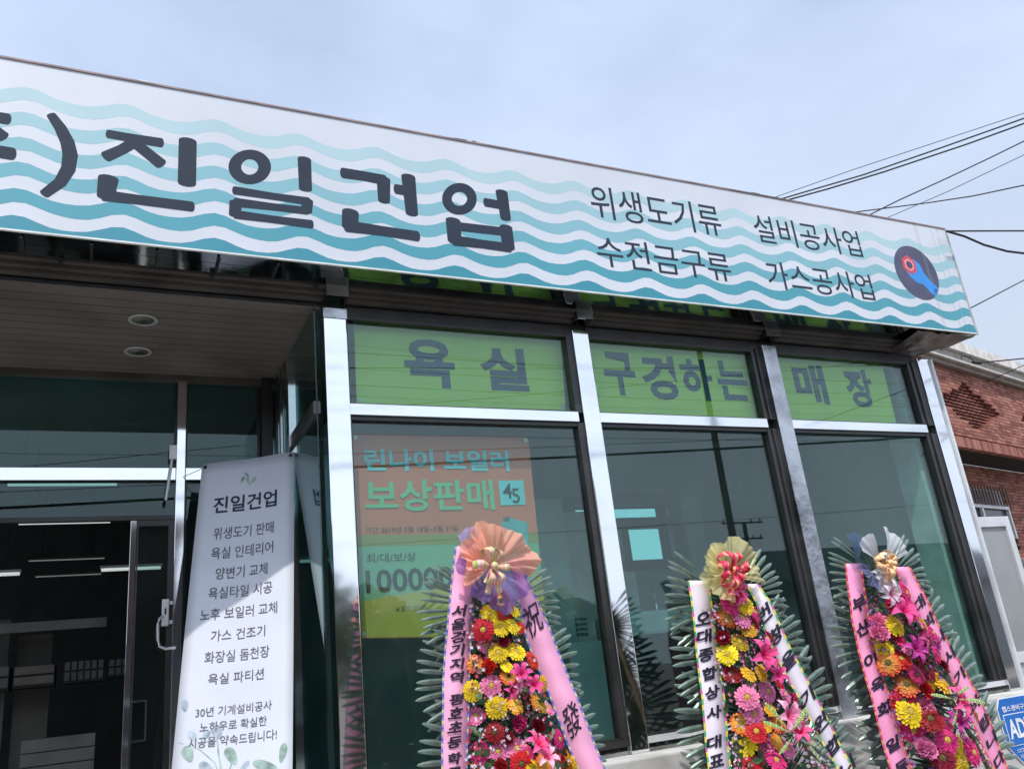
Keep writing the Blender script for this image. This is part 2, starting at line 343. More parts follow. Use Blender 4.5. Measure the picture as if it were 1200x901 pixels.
# soffit beneath the sign: stepped brown boards at the glass, dark mirror strip in front
YS = 3.69; K = YS / 3.49; ZM = 2.005 + EYE
for (ya, yb) in ((YS + .012, YS + .10), (YS + .103, 3.884)):
    za_, zb_ = ZM + .018 - (ya - YS) * .10, ZM + .018 - (yb - YS) * .10
    g = M(); g.slab([(-4.9, ya, za_), (-4.9, yb, zb_), (-4.9, yb, zb_ + .006), (-4.9, ya, za_ + .006)], (10.4, 0, 0)); g.build('soffit_panel', DARKSTEEL, shop)
for (ya, yb, zz_) in ((3.886, 3.917, 1.993), (3.918, 3.949, 1.972), (3.950, 3.986, 1.950)):
    g = M(); g.box(-4.9, 5.46, ya, yb, zz_ + EYE, ZM + .03); g.build('soffit_board', BEAM, shop, bevel=.002)
g = M(); g.box(-4.95, 5.49, YS + .005, 4.10, ZM + .032, ZM + .045); g.build('soffit_backing', FRAME, shop)
for x0, x1 in ((.966, 1.084), (2.447, 2.556), (3.885, 4.005)):
    g = M(); g.box(x0, x1, 3.880, 3.984, 1.944 + EYE, ZM + .010); g.build('pillar_head', DARKSTEEL, shop, bevel=.003)
for i in range(9):
    x = -1.2 + i * .27
    if x > .9: break
    g = M(); g.box(x, x + .012, YS + .02, YS + .180, ZM - .008, ZM - .0015); g.build('soffit_clip', FRAME, shop)
for x in (-.9, -.25, .40, .90):
    g = M(); g.box(x, x + .022, 3.87, 3.8855, 1.978 + EYE, 2.003 + EYE); g.build('bracket', FRAME, shop)
# crumpled metal flashing at the right corner
g = M(); N = 12
for i in range(N + 1):
    for j in range(5):
        u_ = j / 4; x = 5.12 + (.60 * (1 - u_) + .34 * u_) * i / N
        g.v.append((x, YS + .01 + .29 * u_, ZM - .004 - .05 * u_ - .018 * rnd.random() * (1 if 0 < i < N else .3)))
for i in range(N):
    for j in range(4): k = i * 5 + j; g.f.append((k, k + 1, k + 6, k + 5))
g.build('end_flashing', FLASH, shop, label='crumpled flashing under the right end of the sign')

# entrance recess: ceiling of planks, door wall, side glass
YD = 5.10
for k in range(13):
    y0 = 3.990 + k * .085
    g = M(); g.box(-4.9, .955, y0, y0 + .080, ZS + .004, ZS + .018); g.build('plank', CEIL, shop)
g = M(); g.box(-4.9, .96, 3.988, YD, ZS + .020, ZS + .034); g.build('ceiling_backing', FRAME, shop)
g = M(); g.box(-4.9, .96, YD - .045, YD - .002, ZS - .03, ZS + .003); g.build('ceiling_trim', BEAM, shop)
for (px, py) in ((168, 375), (162, 412)):
    r = ray(px, py); r = r * ((ZS - EYE) / r.z); c = Vector((r.x, r.y, ZS + .003))
    d = empty('downlight', c, 'round recessed downlight in the brown entrance ceiling, ' + ('nearer the street' if py < 400 else 'nearer the doors'), 'light', 'downlights in the entrance ceiling')
    g = M(); g.lathe(c, (0, 0, -1), [(.052, 0), (.072, .001), (.072, .007), (.060, .009), (.052, .005)], 28); g.build('rim', mat('downlight_rim', (.42, .41, .39), .5), d, smooth=True)
    g = M(); g.lathe(c, (0, 0, -1), [(.0515, .0), (.0515, .004), (.0, .004)], 28); g.build('lens', mat('downlight_lens', (.22, .23, .21), .3), d)
# door wall
ZDT0, ZDT1 = 1.276 + EYE, 1.350 + EYE
xm0, xm1 = .352, .402
g = M(); g.box(-4.9, xm0, YD - .02, YD + .05, ZDT0, ZDT1); g.build('door_transom', STEEL, shop, bevel=.003)
g = M(); g.box(xm1, .955, YD - .02, YD + .05, ZDT0, ZDT1); g.build('door_transom', STEEL, shop, bevel=.003)
g = M(); g.box(xm0, xm1, YD - .03, YD + .05, FL, ZS - .031); g.build('door_mullion', STEEL, shop, bevel=.003)
for x0, x1 in ((-4.9, -1.452), (-1.45, xm0), (xm1, .825)):
    f = M(); f.box(x0, x0 + .01, YD, YD + .04, ZDT1, ZS - .03); f.box(x1 - .012, x1, YD, YD + .04, ZDT1, ZS - .03)
    fo = f.build('fanlight', FRAME, shop); p = M(); p.box(x0, x1, YD + .015, YD + .022, ZDT1, ZS - .03); p.build('pane', GLASSD, fo)
f = M(); f.box(xm1, xm1 + .012, YD, YD + .04, FL, ZDT0); f.box(.812, .825, YD, YD + .04, FL, ZDT0)
fo = f.build('side_light', FRAME, shop); p = M(); p.box(xm1, .825, YD + .015, YD + .022, FL, ZDT0); p.build('pane', GLASSD, fo)
ZH = P(100, 605, YD).z
f = M(); f.box(-4.9, xm0, YD, YD + .04, ZH - .025, ZH); fo = f.build('overdoor_frame', FRAME, shop)
p = M(); p.box(-4.9, xm0, YD + .015, YD + .022, ZH, ZDT0); p.build('pane', GLASSD, fo)
# the wide leaf stands open out of view: only its frame is seen
xs = P(155, 700, YD).x
d = M(); d.box(xs - .022, xs + .010, YD, YD + .035, FL, ZH - .028); d.build('door_jamb', STEEL, shop, bevel=.002)
# narrow leaf with the handle
d = M(); d.box(xs + .012, xs + .02, YD + .002, YD + .03, FL, ZH - .028); d.box(xm0 - .03, xm0 - .001, YD, YD + .035, FL, ZH - .028)
d.box(xs + .02, xm0 - .03, YD, YD + .03, ZH - .06, ZH - .028)
d2 = d.build('door', FRAME, shop)
p = M(); p.box(xs + .02, xm0 - .03, YD + .014, YD + .02, FL, ZH - .06); p.build('pane', GLASS, d2)
a = P(190, 702, YD - .02); b_ = P(198, 733, YD - .02)
g = M(); g.box(a.x, a.x + .036, YD - .028, YD - .002, b_.z, a.z); g.box(a.x + .037, a.x + .055, YD - .018, YD - .004, b_.z + .01, b_.z + .03); g.box(a.x + .037, a.x + .055, YD - .018, YD - .004, a.z - .03, a.z - .01)
g.build('lock_case', ALU, d2, bevel=.003)
g = M(); g.box(a.x + .013, a.x + .022, YD - .031, YD - .0285, b_.z + .06, a.z - .05); g.build('keyhole_plate', FRAME, d2)
zt, zb = P(186, 722, YD - .06).z, P(190, 760, YD - .06).z
hx = P(185, 745, YD - .06).x
pts = [(hx + .03, YD - .004, zt), (hx + .02, YD - .035, zt), (hx + .004, YD - .055, zt - .012), (hx, YD - .06, zt - .04), (hx, YD - .06, zb + .05), (hx + .01, YD - .06, zb + .015), (hx + .04, YD - .055, zb), (hx + .09, YD - .05, zb + .002)]
g = M(); g.tube(pts, .0075, 8); g.build('handle', ALU, d2, smooth=True)
g = M(); a = P(203, 528, YD - .04)
g.box(a.x - .02, a.x + .02, YD - .05, YD - .021, a.z - .05, a.z + .03); g.tube([(a.x - .005, YD - .05, a.z - .05), (a.x - .035, YD - .08, a.z - .30)], .008, 6); g.build('door_closer', ALU, shop)
# frames and glass of the return wall at the right of the entrance
for (y0, y1) in ((5.06, 5.12), (4.90, 4.95), (4.80, 4.84), (4.70, 4.73), (4.55, 4.60)):
    g = M(); g.box(.895, .94, y0, y1, FL, ZS); g.build('return_mullion', STEEL, shop)
g = M(); g.box(.83, .89, 5.02, 5.13, FL, ZS - .002); g.build('return_mullion', FRAME, shop)
f = M(); f.box(.90, .935, 3.962, 4.548, ZT0, ZT1); f.build('return_transom', FRAME, shop); f = M(); f.box(.90, .935, 3.962, 4.548, FL, FL + .08); fo = f.build('return_window', FRAME, shop)
p = M(); p.box(.915, .922, 3.962, 5.05, FL + .08, ZS - .002); p.build('pane', GLASSD, fo)
pts = [P(346, 545, 4.2), P(385, 475, 4.2)]
# interior partition behind the entrance and things seen inside
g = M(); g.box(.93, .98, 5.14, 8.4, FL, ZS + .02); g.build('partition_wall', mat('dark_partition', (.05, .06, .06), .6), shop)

def simple(name, label, cat, builder, m, group=None, loc=None, smooth=False, bevel=0):
    g = M(); builder(g)
    loc = loc or Vector(((min(v[0] for v in g.v) + max(v[0] for v in g.v)) / 2, (min(v[1] for v in g.v) + max(v[1] for v in g.v)) / 2, min(v[2] for v in g.v)))
    o = link(name, g.mesh(name, m, loc, smooth)); o.location = loc
    if bevel:
        b = o.modifiers.new('b', 'BEVEL'); b.width = bevel; b.segments = 2
    return tag(o, label, cat, group)

# fluorescent lights hanging inside the entrance
TUBE = emis('lit_fluorescent_tube', (.86, .95, .92), .55)
lab = ['long fluorescent light seen above the door head', 'long fluorescent light just below the door head, brightest', 'short fluorescent light at the far left of the doorway', 'fluorescent light by the narrow door leaf', 'dim thin ceiling light in the doorway, upper', 'dim thin ceiling light in the doorway, lower']
for i, (xa, ya, xb, yb, D, s) in enumerate(((7, 568, 139, 567, 6.3, 1), (20, 613, 131, 611, 6.6, 1), (-60, 676, 25, 672, 7.4, 1), (117, 668, 190, 665, 7.4, 1), (32, 658, 124, 653, 7.9, .3), (40, 676, 120, 672, 8.1, .3))):
    a, b_ = P(xa, ya, D), P(xb, yb, D); z = (a.z + b_.z) / 2
    e = empty('fluorescent_light', ((a.x + b_.x) / 2, D, z), lab[i], 'light', 'fluorescent lights inside the shop')
    g = M(); g.box(a.x, b_.x, D - .03, D + .03, z + .012, z + .03); g.build('fixture', WHITEP if s == 1 else FRAME, e)
    for xx in (a.x + .1, b_.x - .1):
        g = M(); g.tube([(xx, D, z + .03), (xx, D, ZS + .03)], .0025, 5); g.build('hanging_rod', RUBBER, e)
    g = M(); g.tube([(a.x + .01, D, z), (b_.x - .01, D, z)], .011 * (1 if s == 1 else .5), 8); g.build('lamp_tube', TUBE if s == 1 else emis('dim_tube', (.8, .85, .85), .12), e)

# things inside, behind the glass
def shelf(x0, x1, y, z0, z1, label, n=3):
    e = empty('display_shelf', ((x0 + x1) / 2, y, z0), label, 'shelf')
    for xx in (x0, x1 - .04):
        g = M(); g.box(xx, xx + .04, y, y + .35, z0, z1); g.build('side_panel', INWALL, e)
    for k in range(n + 1):
        zz = z0 + (z1 - z0 - .03) * k / n; g = M(); g.box(x0 + .04, x1 - .04, y, y + .35, zz, zz + .03); g.build('shelf_board', INWALL, e)
    return e
CARD = mat('grey_card', (.13, .13, .125), .8, 0, .15, 5)
PAPER = mat('pale_card', (.80, .82, .80), .7, 0, .1, 4); TEALP = mat('teal_panel', (.58, .70, .70), .5, 0, .1, 3)
MESHP = stripes('checked_tile_sample', [(.5, .53, .52), (.12, .15, .15)], 30)
a = P(622, 585, 5.4); b_ = P(662, 800, 5.4)
simple('display_stand', 'tall pale display panel behind the first window, right of the boiler banner', 'panel', lambda g: g.box(a.x, b_.x + .15, 5.4, 5.45, FL + .02, a.z), TEALP)
a = P(640, 600, 5.9)
simple('display_stand', 'stepped pale display panel further back in the first window', 'panel', lambda g: (g.box(a.x, a.x + .35, 5.9, 5.95, FL + .02, a.z), g.box(a.x + .36, a.x + .75, 5.9, 5.95, FL + .02, a.z - .5)), PAPER)
a, b_ = P(675, 724, 5.2), P(690, 745, 5.2)
simple('tile_sample', 'checked square tile sample low in the first window', 'tile sample', lambda g: g.box(a.x, b_.x, 5.2, 5.22, b_.z, a.z), MESHP)
simple('display_counter', 'pale counter box low in the first window beside the steel pillar', 'counter', lambda g: g.box(P(665, 755, 5.2).x, P(708, 755, 5.2).x, 5.2, 5.7, FL + .02, P(680, 752, 5.2).z), TEALP, bevel=.01)
a, b_ = P(735, 717, 4.9), P(795, 740, 4.9)
e = empty('wash_basin', (a.x, 4.9, b_.z), 'pale wash basin with a curved tap behind the second window', 'basin')
g = M(); g.box(a.x, b_.x + .2, 4.9, 5.35, b_.z, a.z); g.build('basin', TEALP, e, bevel=.02)
t0 = P(775, 717, 5.0); g = M(); g.tube([(t0.x, 5.05, t0.z - .02), (t0.x, 5.05, t0.z + .12), (t0.x - .02, 5.02, t0.z + .15), (t0.x - .07, 4.98, t0.z + .15), (t0.x - .09, 4.96, t0.z + .12)], .010, 8); g.build('tap', STEEL, e, smooth=True)
g = M(); g.box(a.x + .03, b_.x + .18, 4.95, 5.3, FL + .02, b_.z - .002); g.build('cabinet', mat('black_cabinet', (.01, .011, .012), .4), e)
a = P(700, 560, 7.9)
simple('wall_board', 'pale wall board beside the small back window seen through the second bay', 'panel', lambda g: g.box(P(800, 600, 6.3).x, min(5.36, P(822, 600, 6.3).x), 6.3, 6.38, FL + .02, P(815, 582, 6.3).z), TEALP)
# left interior: blinds-like racks seen in the doorway
for i, (xa, ya, xb, yb, lab_, mm, rows, cols) in enumerate((
        (-20, 783, 9, 808, 'white slatted crate at the far left in the doorway', CARD, 2, 2),
        (16, 782, 63, 802, 'brown slatted crate in the doorway, second from the left', mat('brown_card', (.16, .13, .12), .7), 2, 1),
        (75, 776, 121, 796, 'grey slatted crate in the middle of the doorway', CARD, 2, 6),
        (127, 773, 150, 791, 'grey slatted crate beside the door stile', CARD, 2, 3))):
    D = 6.6 + .02 * i; a, b_ = P(xa, ya, D), P(xb, yb, D); e = empty('slatted_crate', (a.x, D, b_.z), lab_, 'crate', 'slatted crates inside the entrance')
    h = (a.z - b_.z) / rows; w_ = (b_.x - a.x) / cols
    for r_ in range(rows):
        for c_ in range(cols):
            g = M(); g.box(a.x + c_ * w_ + .008, a.x + (c_ + 1) * w_ - .004, D, D + .02, b_.z + r_ * h + .015, b_.z + (r_ + 1) * h); g.build('slat', mm, e)
    g = M(); g.box(a.x, b_.x, D + .021, D + .3, b_.z, a.z); g.build('crate_body', mat('dark_crate', (.03, .03, .03), .7), e)
a, b_ = P(25, 868, 6.0), P(110, 893, 6.0)
e = empty('slatted_box', (a.x, 6.0, b_.z), 'large white box with two joint lines at the bottom of the doorway', 'box')
for k in range(3):
    h = (a.z - b_.z + .06) / 3; g = M(); g.box(a.x, b_.x, 6.0, 6.3, b_.z - .06 + k * h + .006, b_.z - .06 + (k + 1) * h); g.build('slat', CARD, e)
a, b_ = P(22, 745, 7.0), P(60, 780, 7.0)
simple('door_panel', 'dim brownish panel in the doorway above the crates', 'panel', lambda g: g.box(a.x, b_.x, 7.0, 7.05, FL + .02, a.z), mat('dim_brown', (.11, .10, .085), .7))
a = P(-30, 728, 6.9); b_ = P(9, 775, 6.9)
simple('pale_panel', 'pale upright panel at the left edge in the doorway', 'panel', lambda g: g.box(a.x, b_.x, 6.9, 6.95, FL + .02, a.z), CARD)
simple('rail', 'grey horizontal rail crossing the doorway', 'rail', lambda g: g.box(P(-40, 735, 6.7).x, P(125, 727, 6.7).x, 6.7, 6.74, P(60, 738, 6.7).z, P(60, 727, 6.7).z), mat('grey_rail', (.20, .20, .20), .6))

# ================================================================== SIGNBOARD
SX0, SX1, SZ0, SZ1 = -2.8, 5.425 * K, 1.909 * K + EYE, 2.735 * K + EYE
sign = empty('signboard', (1.5, YS, SZ0), 'long white shop signboard with teal waves and dark Korean lettering across the roof edge', 'sign')
g = M(); g.box(SX0, SX1 - .004, YS, YS + .06, SZ0 + .004, SZ1); g.build('face_panel', SIGNW, sign)
g = M(); g.box(SX0, SX1 - .01, YS + .062, 4.018, ZM + .046, SZ1 - .02); g.build('sign_box', mat('sign_box_metal', (.35, .33, .32), .5, .3), sign)
g = M(); g.box(SX0, SX1, YS - .006, YS + .065, SZ1, SZ1 + .010); g.build('top_trim', mat('pinkish_trim', (.30, .22, .21), .6, 0, .3, 4), sign)
g = M(); g.box(SX0, SX1, YS - .003, YS + .010, SZ0 - .004, SZ0 + .0035); g.build('bottom_trim', mat('white_trim', (.80, .82, .78), .4), sign)
g = M(); g.box(SX1 - .004, SX1 + .012, YS - .004, YS + .32, SZ0 - .004, SZ1 + .012); g.build('end_trim', mat('grey_end_trim', (.42, .42, .41), .5, 0, .2, 8), sign)
for i in range(11):      # loose flakes and clips on the upper edge
    x = -.9 + rnd.random() * 5.8; l = .02 + .06 * rnd.random()
    g = M(); g.obox((x, YS + .01, SZ1 + .014), (l, 0, .004 * (rnd.random() - .5)), (0, .012, 0), (0, 0, .003)); g.build('edge_clip', ALU, sign)
T0 = (-.386 * K, .384 * K)
tops = [2.603, 2.476, 2.350, 2.228, 2.101, 1.975]
cols = [(.41, .58, .62), (.31, .52, .57), (.22, .455, .51), (.135, .385, .45), (.068, .315, .385), (.038, .26, .335)]
def zwave(x, k, lo):
    ph = (x - T0[0]) / T0[1] * 2 * PI
    z = tops[k] - .024 + .024 * math.cos(ph) + .004 * math.cos(2 * ph)
    return z * K + EYE - (.068 - .006 * math.sin(ph) if lo else 0)
for k in range(6):
    g = M(); n = 8 * 22; prev = None
    for i in range(n + 1):
        x = SX0 + (SX1 - .006 - SX0) * i / n
        zt = zwave(x, k, 0); zb = max(zwave(x, k, 1), SZ0 + .005)
        g.v += [(x, YS - .0003, zt), (x, YS - .0003, zb)]
        if i: q = 2 * i; g.f.append((q - 2, q - 1, q + 1, q))
    g.build('wave_stripe', mat('teal_wave_%d' % k, cols[k], .45, 0, .03, 2), sign)
ox, oy = 0, 50
def S(o, pts, w_, g):          # pts in enlarged photograph coordinates (x3)
    q = [P(o[0] + x / 3, o[1] + y / 3, YS) for x, y in pts]
    sc_ = (.00148 if o[0] == 0 else .00180) * K
    ws = [v * sc_ for v in (w_ if isinstance(w_, (list, tuple)) else [w_] * len(pts))]
    stroke(g, q, ws, YS - .0008 - .00025 * g.__dict__.setdefault('n', 0)); g.n += 1
def ring(g, o, c, rx, ry, ix, iy):
    n = 36; pts_o = [P(o[0] + (c[0] + rx * math.cos(2 * PI * i / n)) / 3, o[1] + (c[1] + ry * math.sin(2 * PI * i / n)) / 3, YS) for i in range(n)]
    pts_i = [P(o[0] + (c[0] + ix * math.cos(2 * PI * i / n)) / 3, o[1] + (c[1] + iy * math.sin(2 * PI * i / n)) / 3, YS) for i in range(n)]
    b0 = len(g.v)
    for i in range(n):
        for q, yy in ((pts_o[i], YS - .0007), (pts_i[i], YS - .0007), (pts_o[i], YS - .0005), (pts_i[i], YS - .0005)): g.v.append((q.x, yy, q.z))
    for i in range(n):
        a, b2 = b0 + 4 * i, b0 + 4 * ((i + 1) % n)
        g.f += [(a, a + 1, b2 + 1, b2), (a, b2, b2 + 2, a + 2), (a + 1, a + 3, b2 + 3, b2 + 1)]
A, B = (0, 50), (350, 150)
def letter(fn):
    g = M(); fn(g); return g.build('letter', INK, sign)
letter(lambda g: (S(A, [(-190, 235), (-20, 262), (28, 270)], 38, g), S(A, [(-80, 262), (-110, 300), (-170, 325)], 34, g), S(A, [(-75, 265), (-40, 295), (10, 333)], [34, 36, 38], g),
                  S(A, [(-210, 350), (-60, 375), (45, 392)], 40, g), S(A, [(-85, 380), (-85, 470)], 46, g)))
letter(lambda g: S(A, [(180, 255), (212, 300), (237, 350), (247, 395), (240, 445), (212, 492), (156, 533)], [26, 33, 38, 40, 38, 34, 28], g))
letter(lambda g: (S(A, [(380, 322), (472, 338), (567, 353)], [30, 31, 34], g), S(A, [(470, 352), (430, 376), (372, 402)], [34, 33, 36], g), S(A, [(470, 350), (520, 390), (566, 427)], [34, 36, 38], g),
                  S(A, [(660, 346), (657, 495)], [52, 52], g), S(A, [(381, 478), (376, 508), (375, 540)], [55, 50, 52], g), S(A, [(365, 538), (480, 552), (675, 577)], [36, 32, 34], g)))
letter(lambda g: (ring(g, A, (878, 438), 75, 61, 30, 27), S(A, [(1070, 410), (1074, 516)], [44, 42], g), S(A, [(824, 520), (960, 541), (1085, 559)], [30, 26, 30], g),
                  S(A, [(1080, 556), (1078, 594)], [38, 34], g), S(A, [(828, 562), (960, 578), (1080, 592)], [32, 26, 28], g), S(A, [(828, 562), (826, 606)], [36, 36], g), S(A, [(826, 604), (960, 622), (1095, 639)], [30, 26, 30], g)))
letter(lambda g: (S(B, [(155, 159), (230, 170), (302, 184)], [34, 32, 34], g), S(B, [(298, 180), (300, 258)], [40, 34], g), S(B, [(342, 215), (385, 223)], 32, g), S(B, [(385, 172), (398, 302)], [42, 36], g),
                  S(B, [(182, 296), (180, 348)], [46, 44], g), S(B, [(168, 345), (290, 362), (418, 381)], [36, 30, 32], g)))
letter(lambda g: (ring(g, B, (565, 250), 61, 56, 27, 24), S(B, [(656, 262), (712, 272)], 30, g), S(B, [(713, 226), (728, 320)], [40, 34], g), S(B, [(543, 326), (548, 398)], [46, 42], g), S(B, [(728, 350), (738, 422)], [42, 40], g),
                  S(B, [(545, 345), (730, 366)], 28, g), S(B, [(545, 395), (640, 408), (742, 422)], [34, 28, 30], g)))
for s, x0, z0, x1, z1 in (('위생도기류', 2.395, 2.385, 3.318, 2.600), ('수전금구류', 2.385, 2.078, 3.318, 2.268), ('설비공사업', 3.580, 2.387, 4.497, 2.588), ('가스공사업', 3.600, 2.070, 4.502, 2.262)):
    text_box(s, x0 * K, z0 * K + EYE, x1 * K, z1 * K + EYE, YS - .0008, INK, sign, .004)
# round emblem: navy disc, blue spanner, red nut
cx, cz, R = 4.983 * K, 2.332 * K + EYE, .208 * K
g = M(); g.lathe((cx, YS - .0004, cz), (0, -1, 0), [(R, 0), (R, .0004), (0, .0004)], 56); g.build('emblem_disc', mat('navy_print', (.075, .075, .135), .5), sign)
def poly(g, pts, y): g.slab([(cx + x * R, y, cz + z * R) for x, z in pts], (0, .0002, 0))
g = M(); poly(g, [(-.13, .52), (.05, .50), (.27, .33), (.33, .08), (.52, -.22), (.86, -.50), (.74, -.67), (.60, -.80), (.38, -.66), (.16, -.42), (-.12, -.38), (-.38, -.18), (-.52, .05), (-.42, .08), (-.22, .0), (.0, .12), (.02, .36)], YS - .0012)
g.build('spanner', mat('bright_blue_print', (.035, .27, .72), .5), sign)
g = M(); poly(g, [(.72, -.48), (.80, -.56), (.66, -.70), (.58, -.60)], YS - .0016); g.build('spanner_hole', mat('dark_blue_print', (.03, .10, .32), .5), sign)
def hexa(r, c=(-.27, .26)): return [(c[0] + r * math.cos(PI / 3 * i + .5), c[1] + r * math.sin(PI / 3 * i + .5)) for i in range(6)]
g = M(); poly(g, hexa(.36), YS - .0020); g.build('nut', mat('red_print', (.62, .07, .09), .5), sign)
g = M(); poly(g, hexa(.23), YS - .0024); g.build('nut_outline', mat('pink_print', (.80, .45, .45), .5), sign)
g = M(); poly(g, hexa(.18), YS - .0028); g.build('nut_face', mat('red_print2', (.62, .07, .09), .5), sign)
g = M(); g.lathe((cx - .27 * R, YS - .0029, cz + .26 * R), (0, -1, 0), [(.125 * R, 0), (.125 * R, .0003), (0, .0003)], 20); g.build('nut_hole', mat('navy_print2', (.05, .06, .14), .5), sign)
for x in (5.10 * K, 5.115 * K, 5.27 * K, 5.33 * K):      # vertical creases of the vinyl near the end
    g = M(); g.box(x, x + .0018, YS - .0012, YS - .0006, SZ0 + .006, SZ1 - .004); g.build('panel_joint', mat('joint_line', (.42, .50, .54), .6), sign)

# ================================================================== GREEN WINDOW BANNERS
def quad_banner(name, label, cat, corners, D, m, grommets=True, group=None):
    q = [P(x, y, D) for x, y in corners]; x0 = min(q[0].x, q[3].x); x1 = max(q[1].x, q[2].x)
    e = empty(name, ((q[0].x + q[1].x) / 2, D, min(q[2].z, q[3].z)), label, cat, group)
    g = M(); g.slab(q, (0, .002, 0)); g.build('sheet', m, e)
    if grommets:
        for p, (sx, sz) in zip(q, ((1, -1), (-1, -1), (-1, 1), (1, 1))):
            g = M(); g.lathe((p.x + sx * .02, D - .0005, p.z + sz * .02), (0, -1, 0), [(.005, 0), (.011, 0), (.011, .002), (.005, .002)], 14); g.build('grommet', ALU, e)
    return e
DB = 4.07
G = 'green lettered banners in the fanlights'
b1 = quad_banner('window_banner', 'green banner with two wide-set Korean letters in the fanlight left of all', 'banner', ((414.5, 370.5), (656.5, 391), (663, 480.5), (418, 472.5)), DB, GREENV, group=G)
b2 = quad_banner('window_banner', 'green banner with four Korean letters in the middle fanlight', 'banner', ((687.5, 394), (875, 407), (889, 490), (698.5, 483)), DB, GREENV, group=G)
b3 = quad_banner('window_banner', 'green banner with two Korean letters in the right fanlight, ending short of the frame', 'banner', ((903.9, 407.8), (1032, 420.7), (1050.5, 495.8), (920, 490.5)), DB, GREENV, group=G)
for s, pts, e in (('욕', ((476, 397), (530, 400), (474, 431), (530, 455.5)), b1), ('실', ((566, 406), (615, 411), (562, 426), (617, 459)), b1),
                  ('구', ((704, 413), (740, 414), (722, 463)), b2), ('경', ((748, 415), (788, 418), (770, 468)), b2), ('하', ((794, 420), (830, 422), (830, 470)), b2), ('는', ((836, 422), (874, 440), (874.5, 470)), b2),
                  ('매', ((926, 428), (962, 428), (971, 474)), b3), ('장', ((986, 432), (1017, 434), (1024, 478)), b3)):
    x0, z0, x1, z1 = px_box(pts, DB); text_box(s, x0, z0, x1, z1, DB - .002, BLUEINK, e, .035, 'letter')

# ================================================================== BOILER SALE BANNER
DR = 4.10
rb = quad_banner('sale_banner', 'brown, green and olive boiler sale banner hanging inside the first window', 'banner', ((412, 508), (619, 512), (642, 745), (421.5, 748)), DR, mat('banner_brown', (.95, .22, .13), .6, 0, .05, 2))
def strip(pts, m, name, dy=.002):
    g = M(); g.slab([P(x, y, DR - dy) for x, y in pts], (0, .001, 0)); return g.build(name, m, rb)
strip([(417, 640), (631, 636), (634.5, 668), (418.5, 705)], mat('banner_green', (.26, .48, .31), .6, 0, .04, 2), 'colour_field')
strip([(418.5, 705), (634.5, 668), (642, 744), (421.5, 747)], mat('banner_olive', (.66, .46, .08), .6, 0, .05, 2), 'colour_field')
strip([(417, 627), (630, 624), (631, 636), (417, 640)], mat('banner_olive2', (.40, .33, .10), .6, 0, .05, 2), 'colour_field', .0025)
CY = mat('banner_cyan', (.25, .72, .80), .6, 0, .04, 4); GR = mat('banner_text_green', (.26, .62, .34), .6, 0, .04, 4); DK = mat('banner_dark', (.03, .045, .045), .6)
def rt(s, pts, m, bold=.01):
    x0, z0, x1, z1 = px_box(pts, DR - .004); return text_box(s, x0, z0, x1, z1, DR - .004, m, rb, bold)
rt('린나이 보일러', ((426, 527), (596, 552), (429, 550), (595, 528)), CY, .03)
rt('보상판매', ((427, 565), (578, 597), (430, 596), (577, 562)), GR, .022)
rt('기간 2019년 3월 18일~5월 31일', ((428, 618), (536, 622), (429, 624), (536, 615)), DK, 0)
rt('최/대/보/상', ((429, 649), (488, 657), (430, 658), (487, 647)), DK, .004)
rt('100000', ((428, 669), (532, 689), (430, 690), (528, 663)), DK, .022)
rt('# 일부 대리점', ((464, 712), (500, 714), (465, 716), (500, 708)), DK, 0)
strip([(584, 563), (613, 562.5), (616, 591), (587, 592)], CY, 'badge', .0035)
x0, z0, x1, z1 = px_box(((589, 566), (601, 584), (590, 583)), DR - .006); text_box('4', x0, z0, x1, z1, DR - .006, DK, rb, .004)
x0, z0, x1, z1 = px_box(((600, 572), (610, 589), (601, 588)), DR - .006); text_box('5', x0, z0, x1, z1, DR - .006, DK, rb, .004)
strip([(588, 612), (600, 607), (618, 612), (622, 700), (590, 705)], mat('banner_boiler_teal', (.16, .50, .55), .6), 'boiler_picture', .0035)
strip([(590, 606), (597, 605), (597, 611), (590, 611)], mat('banner_boiler_dark', (.05, .20, .22), .6), 'boiler_flue_picture', .0036)

# ================================================================== HANGING WHITE BANNER AT THE ENTRANCE
h0, h1, h2 = P(237, 545, 4.80), P(346, 531, 4.55), P(205, 901, 4.42)
U = h1 - h0; V = h2 - h0; Nn = U.cross(V).normalized()
if Nn.y > 0: Nn = -Nn
V = V * 1.22
hb = empty('hanging_banner', h0 + U * .5 + V, 'tall white banner with vertical list of Korean lines and pale leaf prints by the entrance', 'banner')
def HB(u, v, off=0):
    taper = 1 + .06 * v
    wave = .010 * math.sin(3.2 * v + 2 * u) + .006 * math.sin(9 * u)
    return h0 + U * ((u - .5) * taper + .5) + V * v + Nn * (off + wave)
def uv(px, py):
    p = on_plane(px, py, h0, Nn) - h0
    a, b2, c, d, e2 = U.dot(U), U.dot(V), V.dot(V), p.dot(U), p.dot(V); det = a * c - b2 * b2
    u, v = (d * c - e2 * b2) / det, (a * e2 - b2 * d) / det
    return (u - .5) / (1 + .06 * v) + .5, v
g = M()
for j in range(29):
    for i in range(11): g.v.append(tuple(HB(i / 10, j / 28)))
for j in range(28):
    for i in range(10): k = j * 11 + i; g.f.append((k, k + 1, k + 12, k + 11))
sh = g.build('sheet', BANW, hb, smooth=True); so = sh.modifiers.new('s', 'SOLIDIFY'); so.thickness = .0015; so.offset = 0
def HBC(x, y): return uv(x / 2.6425, 560 + y / 2.6425)
